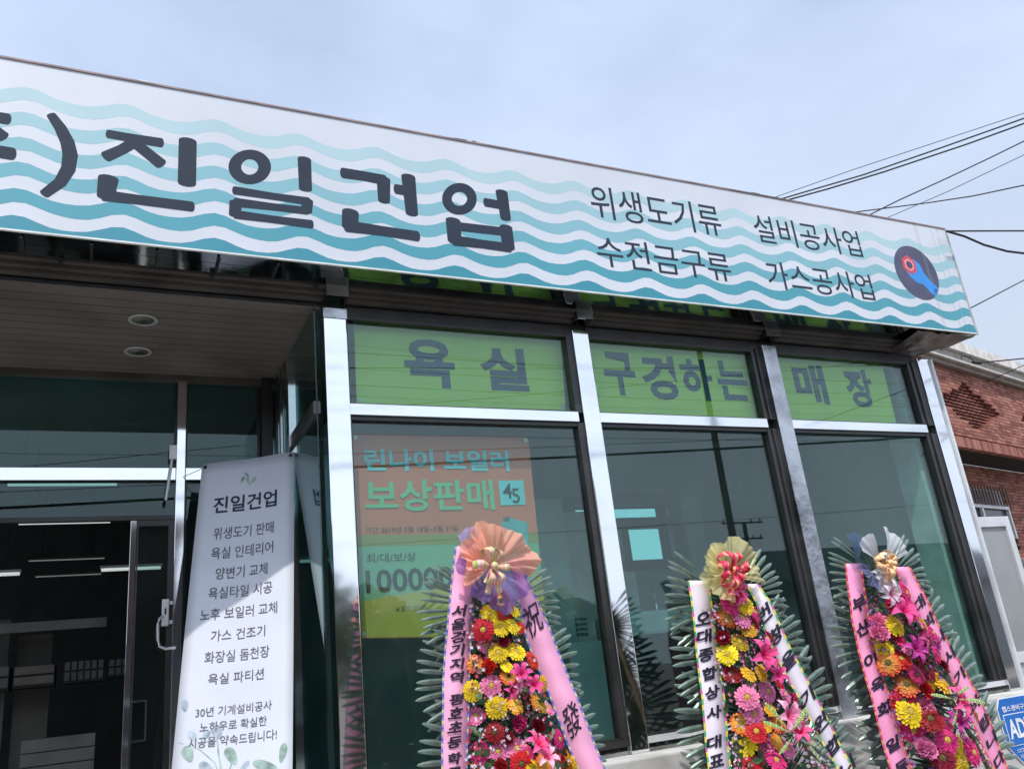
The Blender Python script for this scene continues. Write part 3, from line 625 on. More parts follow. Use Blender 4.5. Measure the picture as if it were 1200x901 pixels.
for s, xa, xb, yl, yr, h, bd in (('진일건업', 665, 860, 84, 70, 50, .018), ('위생도기 판매', 665, 850, 175, 157, 36, .004), ('욕실 인테리어', 658, 848, 238, 216, 36, .004), ('양변기 교체', 672, 830, 298, 283, 36, .004),
                             ('욕실타일 시공', 650, 845, 360, 340, 36, .004), ('노후 보일러 교체', 625, 860, 428, 402, 36, .004), ('가스 건조기', 657, 822, 490, 474, 34, .004), ('화장실 돔천장', 638, 835, 555, 540, 36, .004),
                             ('욕실 파티션', 648, 817, 622, 608, 34, .004), ('30년 기계설비공사', 610, 842, 725, 705, 30, .003), ('노하우로 확실한', 622, 826, 773, 750, 30, .003), ('시공을 약속드립니다!', 587, 857, 820, 796, 32, .003)):
    ul, vl = HBC(xa, yl); ur, vr = HBC(xb, yr); vt = HBC((xa + xb) / 2, (yl + yr) / 2 - h / 2)[1]; vb = HBC((xa + xb) / 2, (yl + yr) / 2 + h / 2)[1]
    lettering(s, lambda u, v, ul=ul, ur=ur, vt=vt, vb=vb: HB(ul + (ur - ul) * u, vb + (vt - vb) * v, .003), INK if bd > .01 else mat('ink_thin', (.09, .095, .12), .6), hb, bd)
def leafprint(cx, cy, l, wd, ang, m):     # flat leaf print on the sheet; px in the x2.64 enlargement
    pts = []
    for k in range(14):
        t = 2 * PI * k / 14; x = l * math.cos(t); y = wd * math.sin(t) * (1 - .35 * math.cos(t))
        u, v = HBC(cx + x * math.cos(ang) - y * math.sin(ang), cy + x * math.sin(ang) + y * math.cos(ang)); pts.append(HB(min(.99, max(.01, u)), v, .0022))
    g = M(); g.add(pts, [tuple(range(14))]); g.build('leaf_print', m, hb)
for q in ((770, 12, 13, 5, 1.1, PRINTG), (752, 8, 12, 4, 2.0, PRINTB), (786, 8, 13, 5, 2.3, PRINTG), (766, -8, 11, 4, .9, PRINTB), (575, 705, 20, 12, 1.5, PRINTB), (600, 800, 18, 12, .8, PRINTB), (640, 795, 16, 10, 2.1, PRINTB), (672, 785, 22, 16, 1.2, PRINTB),
          (585, 855, 26, 18, 1.2, PRINTG), (715, 860, 30, 17, 1.1, PRINTG), (640, 895, 24, 14, .4, PRINTB), (820, 888, 40, 14, .2, PRINTG), (875, 850, 32, 11, 1.8, PRINTG), (755, 890, 22, 8, 2.3, PRINTB), (700, 940, 30, 14, .6, PRINTG), (600, 950, 30, 14, 2.0, PRINTG), (840, 960, 36, 16, 1.0, PRINTB)):
    leafprint(*q)
for pts in (((555, 820), (620, 840), (665, 880), (690, 950)), ((672, 800), (676, 850), (690, 950)), ((715, 880), (705, 920), (690, 960))):
    for a, b_ in zip(pts, pts[1:]):
        g = M(); (u0, v0), (u1, v1) = HBC(*a), HBC(*b_); d = .006
        g.add([HB(u0 - d, v0, .0021), HB(u0 + d, v0, .0021), HB(u1 + d, v1, .0021), HB(u1 - d, v1, .0021)], [(0, 1, 2, 3)]); g.build('stem_print', PRINTG, hb)
for u, tgt in ((.04, (xm1 - .01, YD - .031)), (.96, (.90, 4.7))):
    p = HB(u, .01, .002); g = M(); g.lathe(p, Nn, [(.003, 0), (.010, 0), (.010, .003), (.003, .003)], 12); g.build('grommet', RUBBER, hb)
    g = M(); g.tube([p, (tgt[0], tgt[1], p.z + .02)], .002, 5); g.build('tie_string', RUBBER, hb)

# ================================================================== SECURITY SIGN
DS = 3.79
o1 = P(1168, 829, DS); tl = P(1172.7, 818, DS); bl = P(1188.8, 893.6, DS); il = P(1174, 875, DS)
BL = mat('security_blue', (.015, .14, .48), .4, 0, .05, 4); WH = mat('security_white', (.78, .80, .82), .4)
ss = empty('security_sign', (o1.x + .17, DS, bl.z), 'blue octagonal security company sign on the low wall beside the third wreath', 'sign')
W = .315
xl = o1.x; top = tl.z + .002
zz = [(.035, 0), (W - .035, 0), (W, -.055), (W, -.27), (W - .10, top * 0 - .375), (.10, -.375), (0, -.27), (0, -.055)]
def octo(s, y, m, nm):
    c = (W / 2, -.19); g = M(); g.slab([(xl + c[0] + (x - c[0]) * s, y, top + c[1] + (z - c[1]) * s) for x, z in zz], (0, .003, 0)); return g.build(nm, m, ss)
octo(1.0, DS, WH, 'sign_plate'); octo(.965, DS - .002, BL, 'blue_field')
g = M(); g.box(xl + .030, xl + W - .03, DS - .0045, DS - .003, top - .275, top - .095); g.build('white_frame', WH, ss)
g = M(); g.box(xl + .035, xl + W - .035, DS - .006, DS - .005, top - .270, top - .100); g.build('blue_field', BL, ss)
text_box('ADT', xl + .045, top - .235, xl + W - .045, top - .125, DS - .008, WH, ss, .03)
text_box('캡스경비구역', xl + .035, top - .082, xl + W - .035, top - .048, DS - .006, WH, ss, .02)
text_box('CCTV 작동중', xl + .07, top - .315, xl + W - .07, top - .290, DS - .006, WH, ss, .01)
text_box('1588-6400', xl + .09, top - .345, xl + W - .09, top - .325, DS - .006, WH, ss, .01)

# ================================================================== WREATHS
LEAFM = mat('silver_green_leaf', (.17, .235, .195), .30, .35, .3, 9, rvar=.1)
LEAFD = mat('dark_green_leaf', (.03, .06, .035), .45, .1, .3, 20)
VARI = stripes('cream_edged_leaf', [(.50, .52, .22), (.12, .26, .07), (.30, .42, .12), (.14, .28, .08)], 22, 0, .45, .05)
def leaf_mesh(L, wd, m, name, fold=.25, bend=.06):
    g = M(); prof = [(0, .10), (.12, .22), (.35, .6), (.58, .92), (.76, 1), (.9, .74), (.97, .42), (1, .05)]
    for t, k in prof:
        z = -bend * L * t * t
        g.v += [(t * L, -k * wd / 2, z), (t * L, 0, z + fold * wd * k * .5), (t * L, k * wd / 2, z)]
    for i in range(len(prof) - 1):
        a = 3 * i; g.f += [(a, a + 3, a + 4, a + 1), (a + 1, a + 4, a + 5, a + 2)]
    return g.mesh(name, m, smooth=False)
def gerbera_mesh(r, m, seed, n=17):
    q = random.Random(seed); g = M()
    for ring_, (rr, lift, cnt) in enumerate(((1.0, .0, n), (.80, .10, n), (.52, .17, n - 5))):
        for k in range(cnt):
            a = 2 * PI * (k + .5 * ring_) / cnt + q.uniform(-.06, .06); L = r * rr * q.uniform(.92, 1.06); wd = r * .135 * (1 if ring_ < 2 else .7)
            d = Vector((math.cos(a), math.sin(a), 0)); s = Vector((-math.sin(a), math.cos(a), 0)); z1 = r * (lift + q.uniform(-.03, .05))
            pts = [d * r * .16 + Vector((0, 0, r * .10)), d * L * .55 + s * wd + Vector((0, 0, z1 + r * .10)), d * L * .92 + s * wd * .75 + Vector((0, 0, z1 + r * .02)), d * L + Vector((0, 0, z1 - r * .01)),
                   d * L * .92 - s * wd * .75 + Vector((0, 0, z1 + r * .02)), d * L * .55 - s * wd + Vector((0, 0, z1 + r * .10)), d * L * .6 + Vector((0, 0, z1 + r * .05))]
            g.add(pts, [(0, 1, 6), (1, 2, 6), (2, 3, 6), (3, 4, 6), (4, 5, 6), (5, 0, 6)])
    return g.mesh('gerbera', m)
def lily_mesh(r, m, seed):
    q = random.Random(seed); g = M()
    for k in range(6):
        a = 2 * PI * k / 6 + q.uniform(-.16, .16); d = Vector((math.cos(a), math.sin(a), 0)); s = Vector((-math.sin(a), math.cos(a), 0)); L = r * q.uniform(.88, 1.1)
        prev = None; rows = []
        for t, wk, z in ((.05, .07, 0), (.28, .17, .26), (.52, .235, .42), (.76, .17, .38), (.92, .08, .22), (1.0, .012, .06)):
            c = d * L * t + Vector((0, 0, z * r)); rows.append([c - s * wk * r + Vector((0, 0, .05 * r)), c, c + s * wk * r + Vector((0, 0, .05 * r))])
        b0 = len(g.v)
        for row in rows: g.v += [tuple(p) for p in row]
        for i in range(5):
            a0 = b0 + 3 * i; g.f += [(a0, a0 + 3, a0 + 4, a0 + 1), (a0 + 1, a0 + 4, a0 + 5, a0 + 2)]
    for k in range(5):
        a = 2 * PI * k / 5; g.tube([(0, 0, .05 * r), (.12 * r * math.cos(a), .12 * r * math.sin(a), .55 * r)], .012 * r + .0008, 4)
    return g.mesh('lily', m)
def carnation_mesh(r, m, seed):
    q = random.Random(seed); g = M()
    for ring_ in range(4):
        rr = r * (1 - .2 * ring_); n_ = 13 - 2 * ring_; z0 = r * .14 * ring_
        for k in range(n_):
            a = 2 * PI * k / n_ + q.uniform(-.2, .2); d = Vector((math.cos(a), math.sin(a), 0)); s_ = Vector((-math.sin(a), math.cos(a), 0)); L = rr * q.uniform(.8, 1.08); b0 = len(g.v)
            g.v.append(tuple(d * r * .05 + Vector((0, 0, z0)))); nn = 5
            for j in range(nn):
                u = (j / (nn - 1) - .5) * 2; g.v.append(tuple(d * L * (1 - .12 * u * u - (.10 if j % 2 else 0)) + s_ * u * L * .36 + Vector((0, 0, z0 + r * (.12 + .16 * (j % 2) + q.uniform(-.05, .08))))))
            for j in range(nn - 1): g.f.append((b0, b0 + 1 + j, b0 + 2 + j))
    return g.mesh('carnation', m)
def petalmat(name, c, c2=None, rim=None):
    m = bpy.data.materials.new(name); m.use_nodes = True; n = m.node_tree; b = n.nodes['Principled BSDF']; b.inputs['Roughness'].default_value = .55
    b.inputs['Specular IOR Level'].default_value = .25
    tc = n.nodes.new('ShaderNodeTexCoord'); ln = n.nodes.new('ShaderNodeVectorMath'); ln.operation = 'LENGTH'; n.links.new(tc.outputs['Object'], ln.inputs[0])
    mr = n.nodes.new('ShaderNodeMapRange'); mr.inputs[1].default_value = .012; mr.inputs[2].default_value = rim or .055; n.links.new(ln.outputs['Value'], mr.inputs[0])
    mx = n.nodes.new('ShaderNodeMixRGB'); mx.inputs[1].default_value = (*(c2 or tuple(x * .7 for x in c)), 1); mx.inputs[2].default_value = (*c, 1)
    n.links.new(mr.outputs[0], mx.inputs[0])
    oi = n.nodes.new('ShaderNodeObjectInfo'); hs = n.nodes.new('ShaderNodeHueSaturation'); m2 = n.nodes.new('ShaderNodeMapRange'); m2.inputs[3].default_value = .75; m2.inputs[4].default_value = 1.15
    n.links.new(oi.outputs['Random'], m2.inputs[0]); n.links.new(m2.outputs[0], hs.inputs['Value'])
    h2_ = n.nodes.new('ShaderNodeMapRange'); h2_.inputs[3].default_value = .49; h2_.inputs[4].default_value = .51; n.links.new(oi.outputs['Random'], h2_.inputs[0]); n.links.new(h2_.outputs[0], hs.inputs['Hue'])
    n.links.new(mx.outputs[0], hs.inputs['Color']); n.links.new(hs.outputs[0], b.inputs['Base Color'])
    if 'Subsurface Weight' in b.inputs: pass
    return m
FC = {'red': (.62, .012, .015), 'ored': (.80, .07, .02), 'dred': (.26, .008, .02), 'yel': (.90, .66, .015), 'pink': (.85, .22, .42), 'hot': (.78, .035, .20), 'mag': (.45, .02, .12), 'org': (.85, .26, .02), 'oyel': (.80, .42, .02), 'brn': (.42, .27, .02)}
FM = {k: petalmat('petal_' + k, v, (.75, .5, .08) if k in ('ored', 'org') else None) for k, v in FC.items()}
LM = {'lhot': petalmat('lily_hot', (.80, .10, .30), (.62, .01, .12), .07), 'lpink': petalmat('lily_pink', (.88, .45, .58), (.75, .06, .22), .07), 'lmag': petalmat('lily_mag', (.50, .05, .30), (.35, .01, .15), .07), 'lwht': petalmat('lily_white', (.82, .72, .76), (.80, .25, .40), .07)}
CEN = {'dark': mat('flower_eye_dark', (.10, .08, .02), .8, 0, .3, 200), 'gold': mat('flower_eye_gold', (.55, .38, .05), .8, 0, .3, 200)}
R0 = .055
GM = {k: [gerbera_mesh(R0, FM[k], len(k) * 13 + s * 7 + ord(k[0]), 20 + s) for s in range(3)] for k in FC}
CAR = {k: [carnation_mesh(R0 * .82, FM[k], 40 + s) for s in range(2)] for k in ('red', 'dred', 'mag', 'hot', 'pink')}
LMh = {k: [lily_mesh(.075, LM[k], 5 + s) for s in range(2)] for k in LM}
def center_mesh(m):
    g = M(); g.lathe((0, 0, .006), (0, 0, 1), [(.0150, 0), (.0145, .004), (.010, .0075), (.0, .0085)], 10); return g.mesh('flower_centre', m, smooth=True)
CM = {k: center_mesh(v) for k, v in CEN.items()}
LF = leaf_mesh(.17, .0180, LEAFM, 'leaf', .55, .12); LFV = leaf_mesh(.24, .030, VARI, 'variegated_leaf', .2, .2); LFG = leaf_mesh(.10, .028, LEAFD, 'leaf')
def orient(d, up):                      # matrix with local x along d and local z near up
    d = Vector(d).normalized(); z = (Vector(up) - d * Vector(up).dot(d)).normalized(); y = z.cross(d)
    m = Matrix((d, y, z)).transposed(); return m.to_euler()
def face_dir(v):                        # rotation taking local +Z to v with a random spin
    q = Vector(v).to_track_quat('Z', 'Y'); return (q.to_matrix() @ Matrix.Rotation(rnd.uniform(0, 6.28), 3, 'Z')).to_euler()
def child(name, me, parent, world, rot, scale=1):
    o = link(name, me, parent); o.location = Vector(world) - wl(parent); o.rotation_euler = rot; o.scale = (scale,) * 3; return o
PW = lambda px, py, D: P(px, py, D)
PXM = lambda px, py, D: (P(px + 10, py, D) - P(px - 10, py, D)).length / 20      # metres per pixel
def lerp_list(pts, y):
    if y <= pts[0][1]: (x0, y0), (x1, y1) = pts[0], pts[1]
    elif y >= pts[-1][1]: (x0, y0), (x1, y1) = pts[-2], pts[-1]
    else:
        for (x0, y0), (x1, y1) in zip(pts, pts[1:]):
            if y0 <= y <= y1: break
    return x0 + (x1 - x0) * (y - y0) / (y1 - y0)
def rwave(y): return .003 * math.sin((y - 640) * .060) + .0012 * math.sin((y - 640) * .17)
def ribbon(root, left, right, y0, y1, D, m, mb, bw=2.2):
    rows = 60; g = M(); bl_, br_ = M(), M(); g2 = []
    for i in range(rows + 1):
        y = y0 + (y1 - y0) * i / rows; xl_, xr = lerp_list(left, y), lerp_list(right, y)
        dy = rwave(y)
        for xs_, G_ in (((xl_ + bw * .8, xr - bw * .8), g), ((xl_, xl_ + bw), bl_), ((xr - bw, xr), br_)):
            off = 0 if G_ is g else -.0015
            for x in xs_: p = P(x, y, D); G_.v.append((p.x, p.y + dy + off, p.z))
    for G_ in (g, bl_, br_):
        for i in range(rows): G_.f.append((2 * i, 2 * i + 1, 2 * i + 3, 2 * i + 2))
    o = g.build('ribbon', m, root, smooth=True)
    s = o.modifiers.new('s', 'SOLIDIFY'); s.thickness = .001
    for G_ in (bl_, br_): G_.build('ribbon_border', mb, o)
    return o
def rib_letter(root, s, px, py, h, wd, ang, D, bold=.025):
    c = P(px, py, D); k = PXM(px, py, D); kz = abs(P(px, py + 10, D).z - P(px, py - 10, D).z) / 20; hh, ww = h * kz * .95, wd * k; ca, sa = math.cos(ang), math.sin(ang)
    rx = Vector((ca, 0, -sa)); rz = Vector((sa, 0, ca))
    def fn(u, v):
        x, z = (u - .5), (v - .5); x += .10 * z + .03 * math.sin(5 * z); z += .10 * x + .03 * math.sin(6 * x)     # brush-like slant
        return c + rx * (x * ww) + rz * (z * hh) + Vector((0, rwave(py - z * h), 0))
    return lettering(s, fn, INKB, root, bold, 'letter')
INKB = mat('black_brush_ink', (.018, .010, .03), .5, 0, .1, 30)
def pleat(root, name, cpx, D, a0, a1, r, m, amp=.018, n=110, freq=9, rin=.06, seed=1, squash=1.0):
    q = random.Random(seed); c = P(*cpx, D); g = M(); rs = 9
    ph = [q.uniform(0, 6) for _ in range(5)]
    for i in range(n + 1):
        a = a0 + (a1 - a0) * i / n
        rr = r * (1 + .09 * math.sin(3 * a + ph[0]) + .07 * math.sin(7 * a + ph[1]) + .05 * abs(math.sin(9.5 * a + ph[2])))
        for j in range(rs):
            t = rin + (1 - rin) * j / (rs - 1)
            y = -amp * t * (math.sin(freq * a + ph[3] + 1.2 * t) + .4 * math.sin(freq * 2.3 * a + ph[4]) + .35 * math.sin(31 * a + 6 * t + ph[2]) * t) - .05 * math.sin(PI * t * .6)
            g.v.append((c.x + rr * t * math.cos(a), c.y + y, c.z + rr * t * math.sin(a) * squash))
    for i in range(n):
        for j in range(rs - 1): k = i * rs + j; g.f.append((k, k + 1, k + rs + 1, k + rs))
    return g.build(name, m, root, smooth=True)
def bow(root, cpx, D, r, n, m, seed, wd=.028, tails=2):
    q = random.Random(seed); c = P(*cpx, D)
    for k in range(n + tails):
        a = 2 * PI * k / n + q.uniform(-.25, .25); L = r * q.uniform(.8, 1.1)
        tail = k >= n
        if tail: a = -PI / 2 + (k - n - .5) * .5; L = r * 1.4
        d = Vector((math.cos(a), -.25 if not tail else -.1, math.sin(a))).normalized(); up = Vector((0, -1, 0)); s = d.cross(up).normalized(); up = s.cross(d)
        tilt = q.uniform(-.6, .6); wv = (s * math.cos(tilt) + up * math.sin(tilt)) * wd / 2
        b0 = 0; g = M(); N = 12
        for i in range(N + 1):
            t = i / N
            if tail: pt = c + d * L * t + up * .01 * math.sin(t * 5)
            else: pt = c + d * L * math.sin(PI * t) ** .9 + (up * math.cos(tilt) - s * math.sin(tilt)) * (.45 * L * math.sin(2 * PI * t) * (.5 + .5 * math.sin(PI * t)))
            kk = .35 + .65 * math.sin(PI * min(1, t * 1.2)) if not tail else .4 + .6 * t
            g.v += [tuple(pt - wv * kk), tuple(pt + wv * kk)]
        for i in range(N): g.f.append((2 * i, 2 * i + 1, 2 * i + 3, 2 * i + 2))
        o = g.build('bow_loop' if not tail else 'bow_tail', m, root, smooth=True); so = o.modifiers.new('s', 'SOLIDIFY'); so.thickness = .001
    g = M(); g.lathe(c + Vector((0, -.03, 0)), (0, -1, 0), [(.0, -.012), (.014, -.005), (.016, .003), (.010, .012), (0, .014)], 10); g.build('bow_knot', m, root, smooth=True)

def wreath(label, base_px, D, tiers, ribs, letters, gers, lilies, varis, axis, org, scl, half_w, tail_seed):
    top = P(*base_px, D); root = empty('flower_wreath', (P(axis[-1][0], 901, D).x, D + .1, .13), label, 'flower wreath', 'congratulation flower wreaths standing along the base wall')
    q = random.Random(tail_seed)
    LEG = WOODL
    bx = root.location.x
    for dx, dy in ((-.28, -.02), (.28, -.02), (.0, .30)):
        g = M(); g.tube([(top.x, D + .03, top.z - .12), (bx + dx, D + .03 + dy, .13)], .013, 6); g.build('stand_leg', LEG, root)
    # fans of silver leaves, tier by tier
    for (tx, ty, tr, down) in tiers:
        c = P(tx, ty, D + .02); R_ = tr * PXM(tx, ty, D)
        s = R_ * .56 / .17
        for side in (0, 1):
            n = 15
            for k in range(n):
                a = (-47 + 94 * k / (n - 1)) * PI / 180 + q.uniform(-.03, .03)
                if side: a = PI - a
                dv = Vector((math.cos(a), q.uniform(-.05, .0), math.sin(a) * .92)).normalized()
                child('leaf', LF, root, c + dv * (R_ * .44), orient(dv, (0, -1, .35 + .08 * q.random())), s * q.uniform(.94, 1.04))
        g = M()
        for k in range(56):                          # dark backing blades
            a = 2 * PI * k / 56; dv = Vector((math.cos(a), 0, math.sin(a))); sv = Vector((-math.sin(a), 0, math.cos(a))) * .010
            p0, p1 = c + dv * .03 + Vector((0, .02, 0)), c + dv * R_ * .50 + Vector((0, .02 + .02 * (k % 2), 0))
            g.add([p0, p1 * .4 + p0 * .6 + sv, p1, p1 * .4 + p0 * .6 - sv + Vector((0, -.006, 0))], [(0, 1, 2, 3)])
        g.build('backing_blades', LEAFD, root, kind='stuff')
    # ribbons
    for (left, right, y0, y1, m, mb) in ribs: ribbon(root, left, right, y0, y1, D - .10, m, mb)
    for l in letters: rib_letter(root, l[0], l[1], l[2], l[3], l[4], l[5], D - .105, .006 if l[0] in '祝發' else .034)
    def W(x, y): return org[0] + x / scl, org[1] + y / scl
    # flowers
    kpx = 1 / scl
    def put_g(x, y, r, c, dD=0):
        px, py = W(x, y); k = PXM(px, py, D); ax = lerp_list(axis, py); off = abs(px - ax) / half_w
        dep = .16 - .07 * min(1, off) ** 2 + q.uniform(-.015, .025) + dD
        p = P(px, py, D - dep); nx = (px - ax) / half_w * .7
        ruff = c in CAR and q.random() < (.65 if c in ('dred', 'mag') else .15)
        me = CAR[c][q.randrange(2)] if ruff else GM[c][q.randrange(3)]
        o = child('carnation' if ruff else 'gerbera', me, root, p, face_dir((nx + q.uniform(-.3, .3), -1, .35 + q.uniform(-.35, .4))), r * kpx * k / R0 * 1.04)
        if c in ('yel',) and r > 25: o['label'] = 'yellow gerbera'
        if ruff: return o
        cc = link('flower_centre', CM['dark' if c in ('red', 'dred', 'mag', 'brn', 'ored') and q.random() < .6 else 'gold'], o)
        return o
    for f in gers: put_g(*f)
    for (x, y, r, c) in lilies:
        px, py = W(x, y); k = PXM(px, py, D); p = P(px, py, D - .21)
        child('lily', LMh[c][q.randrange(2)], root, p, face_dir((q.uniform(-.7, .7), -1, .3 + q.uniform(-.6, .7))), r * kpx * k / .075 * .8)
    for (xa, ya, xb, yb) in varis:
        a, b2 = P(*W(xa, ya), D - .24), P(*W(xb, yb), D - .27); L = (b2 - a).length
        child('variegated_leaf', LFV, root, a, orient(b2 - a, (.1, -1, .4)), L / .24)
    # below the frame: the arrangement goes on downwards
    for k in range(14):
        y = 915 + 16 * k; ax = lerp_list(axis, y); x = ax + q.uniform(-.75, .75) * half_w
        put_g((x - org[0]) * scl, (y - org[1]) * scl, 30, q.choice(list(FC)))
    # filler blossoms and greenery between the flowers
    fg, fl, fp = M(), M(), M()
    y_top = W(*gers[0][:2])[1] - 4
    for k in range(380):
        py = y_top + (1000 - y_top) * q.random(); ax = lerp_list(axis, py); xa_, xb_ = lerp_list(ribs[0][1], py) - 2, lerp_list(ribs[1][0], py) - 4; px = q.uniform(xa_, xb_) if py > y_top + 6 else ax + q.uniform(-8, 8); p = P(px, py, D - .06 - .06 * q.random())
        dv = Vector((q.uniform(-1, 1), q.uniform(-.7, -.1), q.uniform(-.8, 1))).normalized(); sv = dv.cross(Vector((q.uniform(-.3, .3), -1, .2))).normalized() * .016
        L = q.uniform(.04, .075)
        if px < xa_ + 10: dv.x = abs(dv.x)
        if px > xb_ - 14: dv.x = -abs(dv.x)
        fg.add([p, p + dv * L * .5 + sv, p + dv * L, p + dv * L * .5 - sv], [(0, 1, 2), (0, 2, 3)])
        for _ in range(2):
            T = q.choice((fl, fp)); c = P(px + q.uniform(-5, 5), py + q.uniform(-5, 5), D - .11 - .06 * q.random()); r = q.uniform(.005, .011)
            e1 = Vector((q.uniform(-1, 1), q.uniform(-.4, .4), q.uniform(-1, 1))).normalized(); nn = Vector((q.uniform(-.4, .4), -1, q.uniform(-.2, .6))).normalized(); e1 = (e1 - nn * e1.dot(nn)).normalized(); e2 = nn.cross(e1)
            b0 = len(T.v); T.v.append(tuple(c))
            for j in range(10):
                rr = r if j % 2 == 0 else r * .45; T.v.append(tuple(c + (e1 * math.cos(j * PI / 5) + e2 * math.sin(j * PI / 5)) * rr + nn * (.004 if j % 2 == 0 else 0)))
            for j in range(10): T.f.append((b0, b0 + 1 + j, b0 + 1 + (j + 1) % 10))
    fg.build('green_filling', LEAFG, root, kind='stuff')
    fl.build('filler_blossoms', fillmats[tail_seed % 3][0], root, kind='stuff'); fp.build('filler_blossoms', fillmats[tail_seed % 3][1], root, kind='stuff')
    return root
WOODL = mat('wooden_stand', (.30, .20, .11), .7, 0, .2, 10)
LEAFG = mat('fresh_green', (.05, .11, .035), .5, 0, .4, 30)
fillmats = [(mat('filler_pale', (.70, .58, .66), .6, 0, .1, 60), mat('filler_crimson', (.55, .03, .10), .6, 0, .2, 60)), (mat('filler_lilac', (.62, .45, .62), .6, 0, .1, 60), mat('filler_pink', (.75, .18, .35), .6, 0, .2, 60)), (mat('filler_violet', (.20, .07, .38), .6, 0, .1, 60), mat('filler_rose', (.50, .03, .18), .6, 0, .2, 60))]
PINKR = mat('pink_ribbon', (.93, .42, .62), .4, 0, .04, 6); WHITER = mat('lilac_white_ribbon', (.84, .76, .84), .4, 0, .04, 6); PINK3 = mat('rose_ribbon', (.92, .34, .56), .4, 0, .04, 6)
BORD1 = stripes('blue_gold_border', [(.10, .12, .50), (.35, .30, .62), (.70, .60, .30), (.20, .25, .60)], 26); BORD2 = stripes('party_border', [(.80, .65, .05), (.75, .10, .35), (.05, .40, .12), (.85, .70, .10), (.10, .45, .15)], 9)
BORD3 = stripes('red_border', [(.60, .04, .10), (.70, .06, .14), (.75, .30, .10)], 24)
DW = 3.33
# ---- first wreath
L1 = [(533, 640), (524, 720), (518, 800), (517, 901), (517, 1000)]; L1r = [(558, 660), (553, 740), (550, 820), (548, 901), (549, 1000)]
R1 = [(596, 650), (615.5, 747), (637, 800), (660.6, 861), (677, 901), (712, 1000)]; R1r = [(612, 665), (640, 724), (670, 800), (710, 901), (748, 1000)]
ys = [345, 392, 437, 482, 530, 578, 655, 703, 752, 805, 862, 912]; tx1 = '서울경기지역평호초등학교'
LT1 = [(c, 480 + (172 - (y - 345) * .028) / 2.99, 600 + y / 2.99, 14.5, 16.5, 0.10, 0) for c, y in zip(tx1, ys)]
LT1 += [('祝', 624, 725, 38, 22, -.30, 0), ('發', 670, 843, 39, 22, -.35, 0)]
g1 = [(320, 312, 32, 'ored'), (280, 358, 32, 'yel'), (333, 362, 28, 'red'), (258, 412, 36, 'red'), (315, 405, 31, 'yel'), (358, 398, 29, 'yel'), (364, 345, 24, 'yel'), (386, 405, 20, 'red'), (265, 465, 28, 'pink'), (310, 493, 32, 'yel'), (372, 490, 32, 'yel'),
      (330, 455, 24, 'dred'), (228, 530, 31, 'ored'), (280, 537, 31, 'red'), (430, 520, 30, 'red'), (345, 575, 28, 'ored'), (285, 608, 34, 'pink'), (220, 625, 33, 'yel'), (232, 715, 31, 'pink'), (305, 682, 36, 'yel'), (368, 676, 31, 'org'), (445, 668, 30, 'org'), (468, 600, 26, 'oyel'),
      (485, 685, 25, 'pink'), (468, 680, 22, 'oyel'), (380, 740, 34, 'mag'), (298, 770, 32, 'dred'), (450, 750, 32, 'dred'), (245, 840, 34, 'hot'), (310, 838, 33, 'pink'), (375, 828, 34, 'pink'), (345, 792, 25, 'dred'), (490, 800, 32, 'hot'), (522, 795, 30, 'hot'), (390, 882, 38, 'red'),
      (560, 870, 32, 'org'), (538, 880, 28, 'red'), (238, 900, 28, 'yel'), (470, 880, 32, 'ored'), (430, 900, 30, 'yel'), (410, 845, 26, 'hot'), (320, 890, 30, 'dred'), (575, 880, 26, 'oyel'), (505, 850, 28, 'red'), (340, 540, 22, 'yel')]
l1 = [(392, 568, 46, 'lhot'), (352, 622, 42, 'lhot'), (436, 606, 42, 'lhot'), (445, 822, 60, 'lhot'), (480, 862, 50, 'lpink'), (375, 605, 36, 'lpink')]
AX1 = [(586, 690), (590, 760), (597, 820), (610, 901), (622, 1000)]
w1 = wreath('flower wreath with peach tulle fan and pink ribbons edged in blue, leftmost of the three', (578, 640), DW, [(578, 716, 84, 0), (590, 796, 98, 0), (606, 888, 112, 0), (620, 985, 120, 0)],
            [(L1, L1r, 640, 1010, PINKR, BORD1), (R1, R1r, 655, 1010, PINKR, BORD1)], LT1, g1, l1, [], AX1, (480, 600), 2.99, 46, 3)
pleat(w1, 'tulle_backing', (578, 668), DW - .12, -PI * 1.12, PI * .12, .155, tulle('purple_tulle', (.40, .26, .62), .62), .012, seed=2)
pleat(w1, 'tulle_strip', (545, 660), DW - .10, PI * .30, PI * .62, .12, tulle('lilac_tulle', (.58, .48, .78), .7), .006, seed=5)
pleat(w1, 'tulle_fan', (578, 662), DW - .15, -PI * .12, PI * 1.16, .158, tulle('peach_tulle', (1.0, .52, .38), .74), .024, seed=4, freq=8)
pleat(w1, 'tulle_fan', (572, 665), DW - .17, PI * .55, PI * 1.2, .12, tulle('peach_tulle2', (1.0, .56, .43), .7), .02, seed=9, freq=6)
bow(w1, (576, 664), DW - .24, .075, 6, stripes('striped_bow', [(.85, .30, .38), (.80, .62, .30), (.35, .55, .12), (.85, .45, .45)], 40, 0), 3, .030)
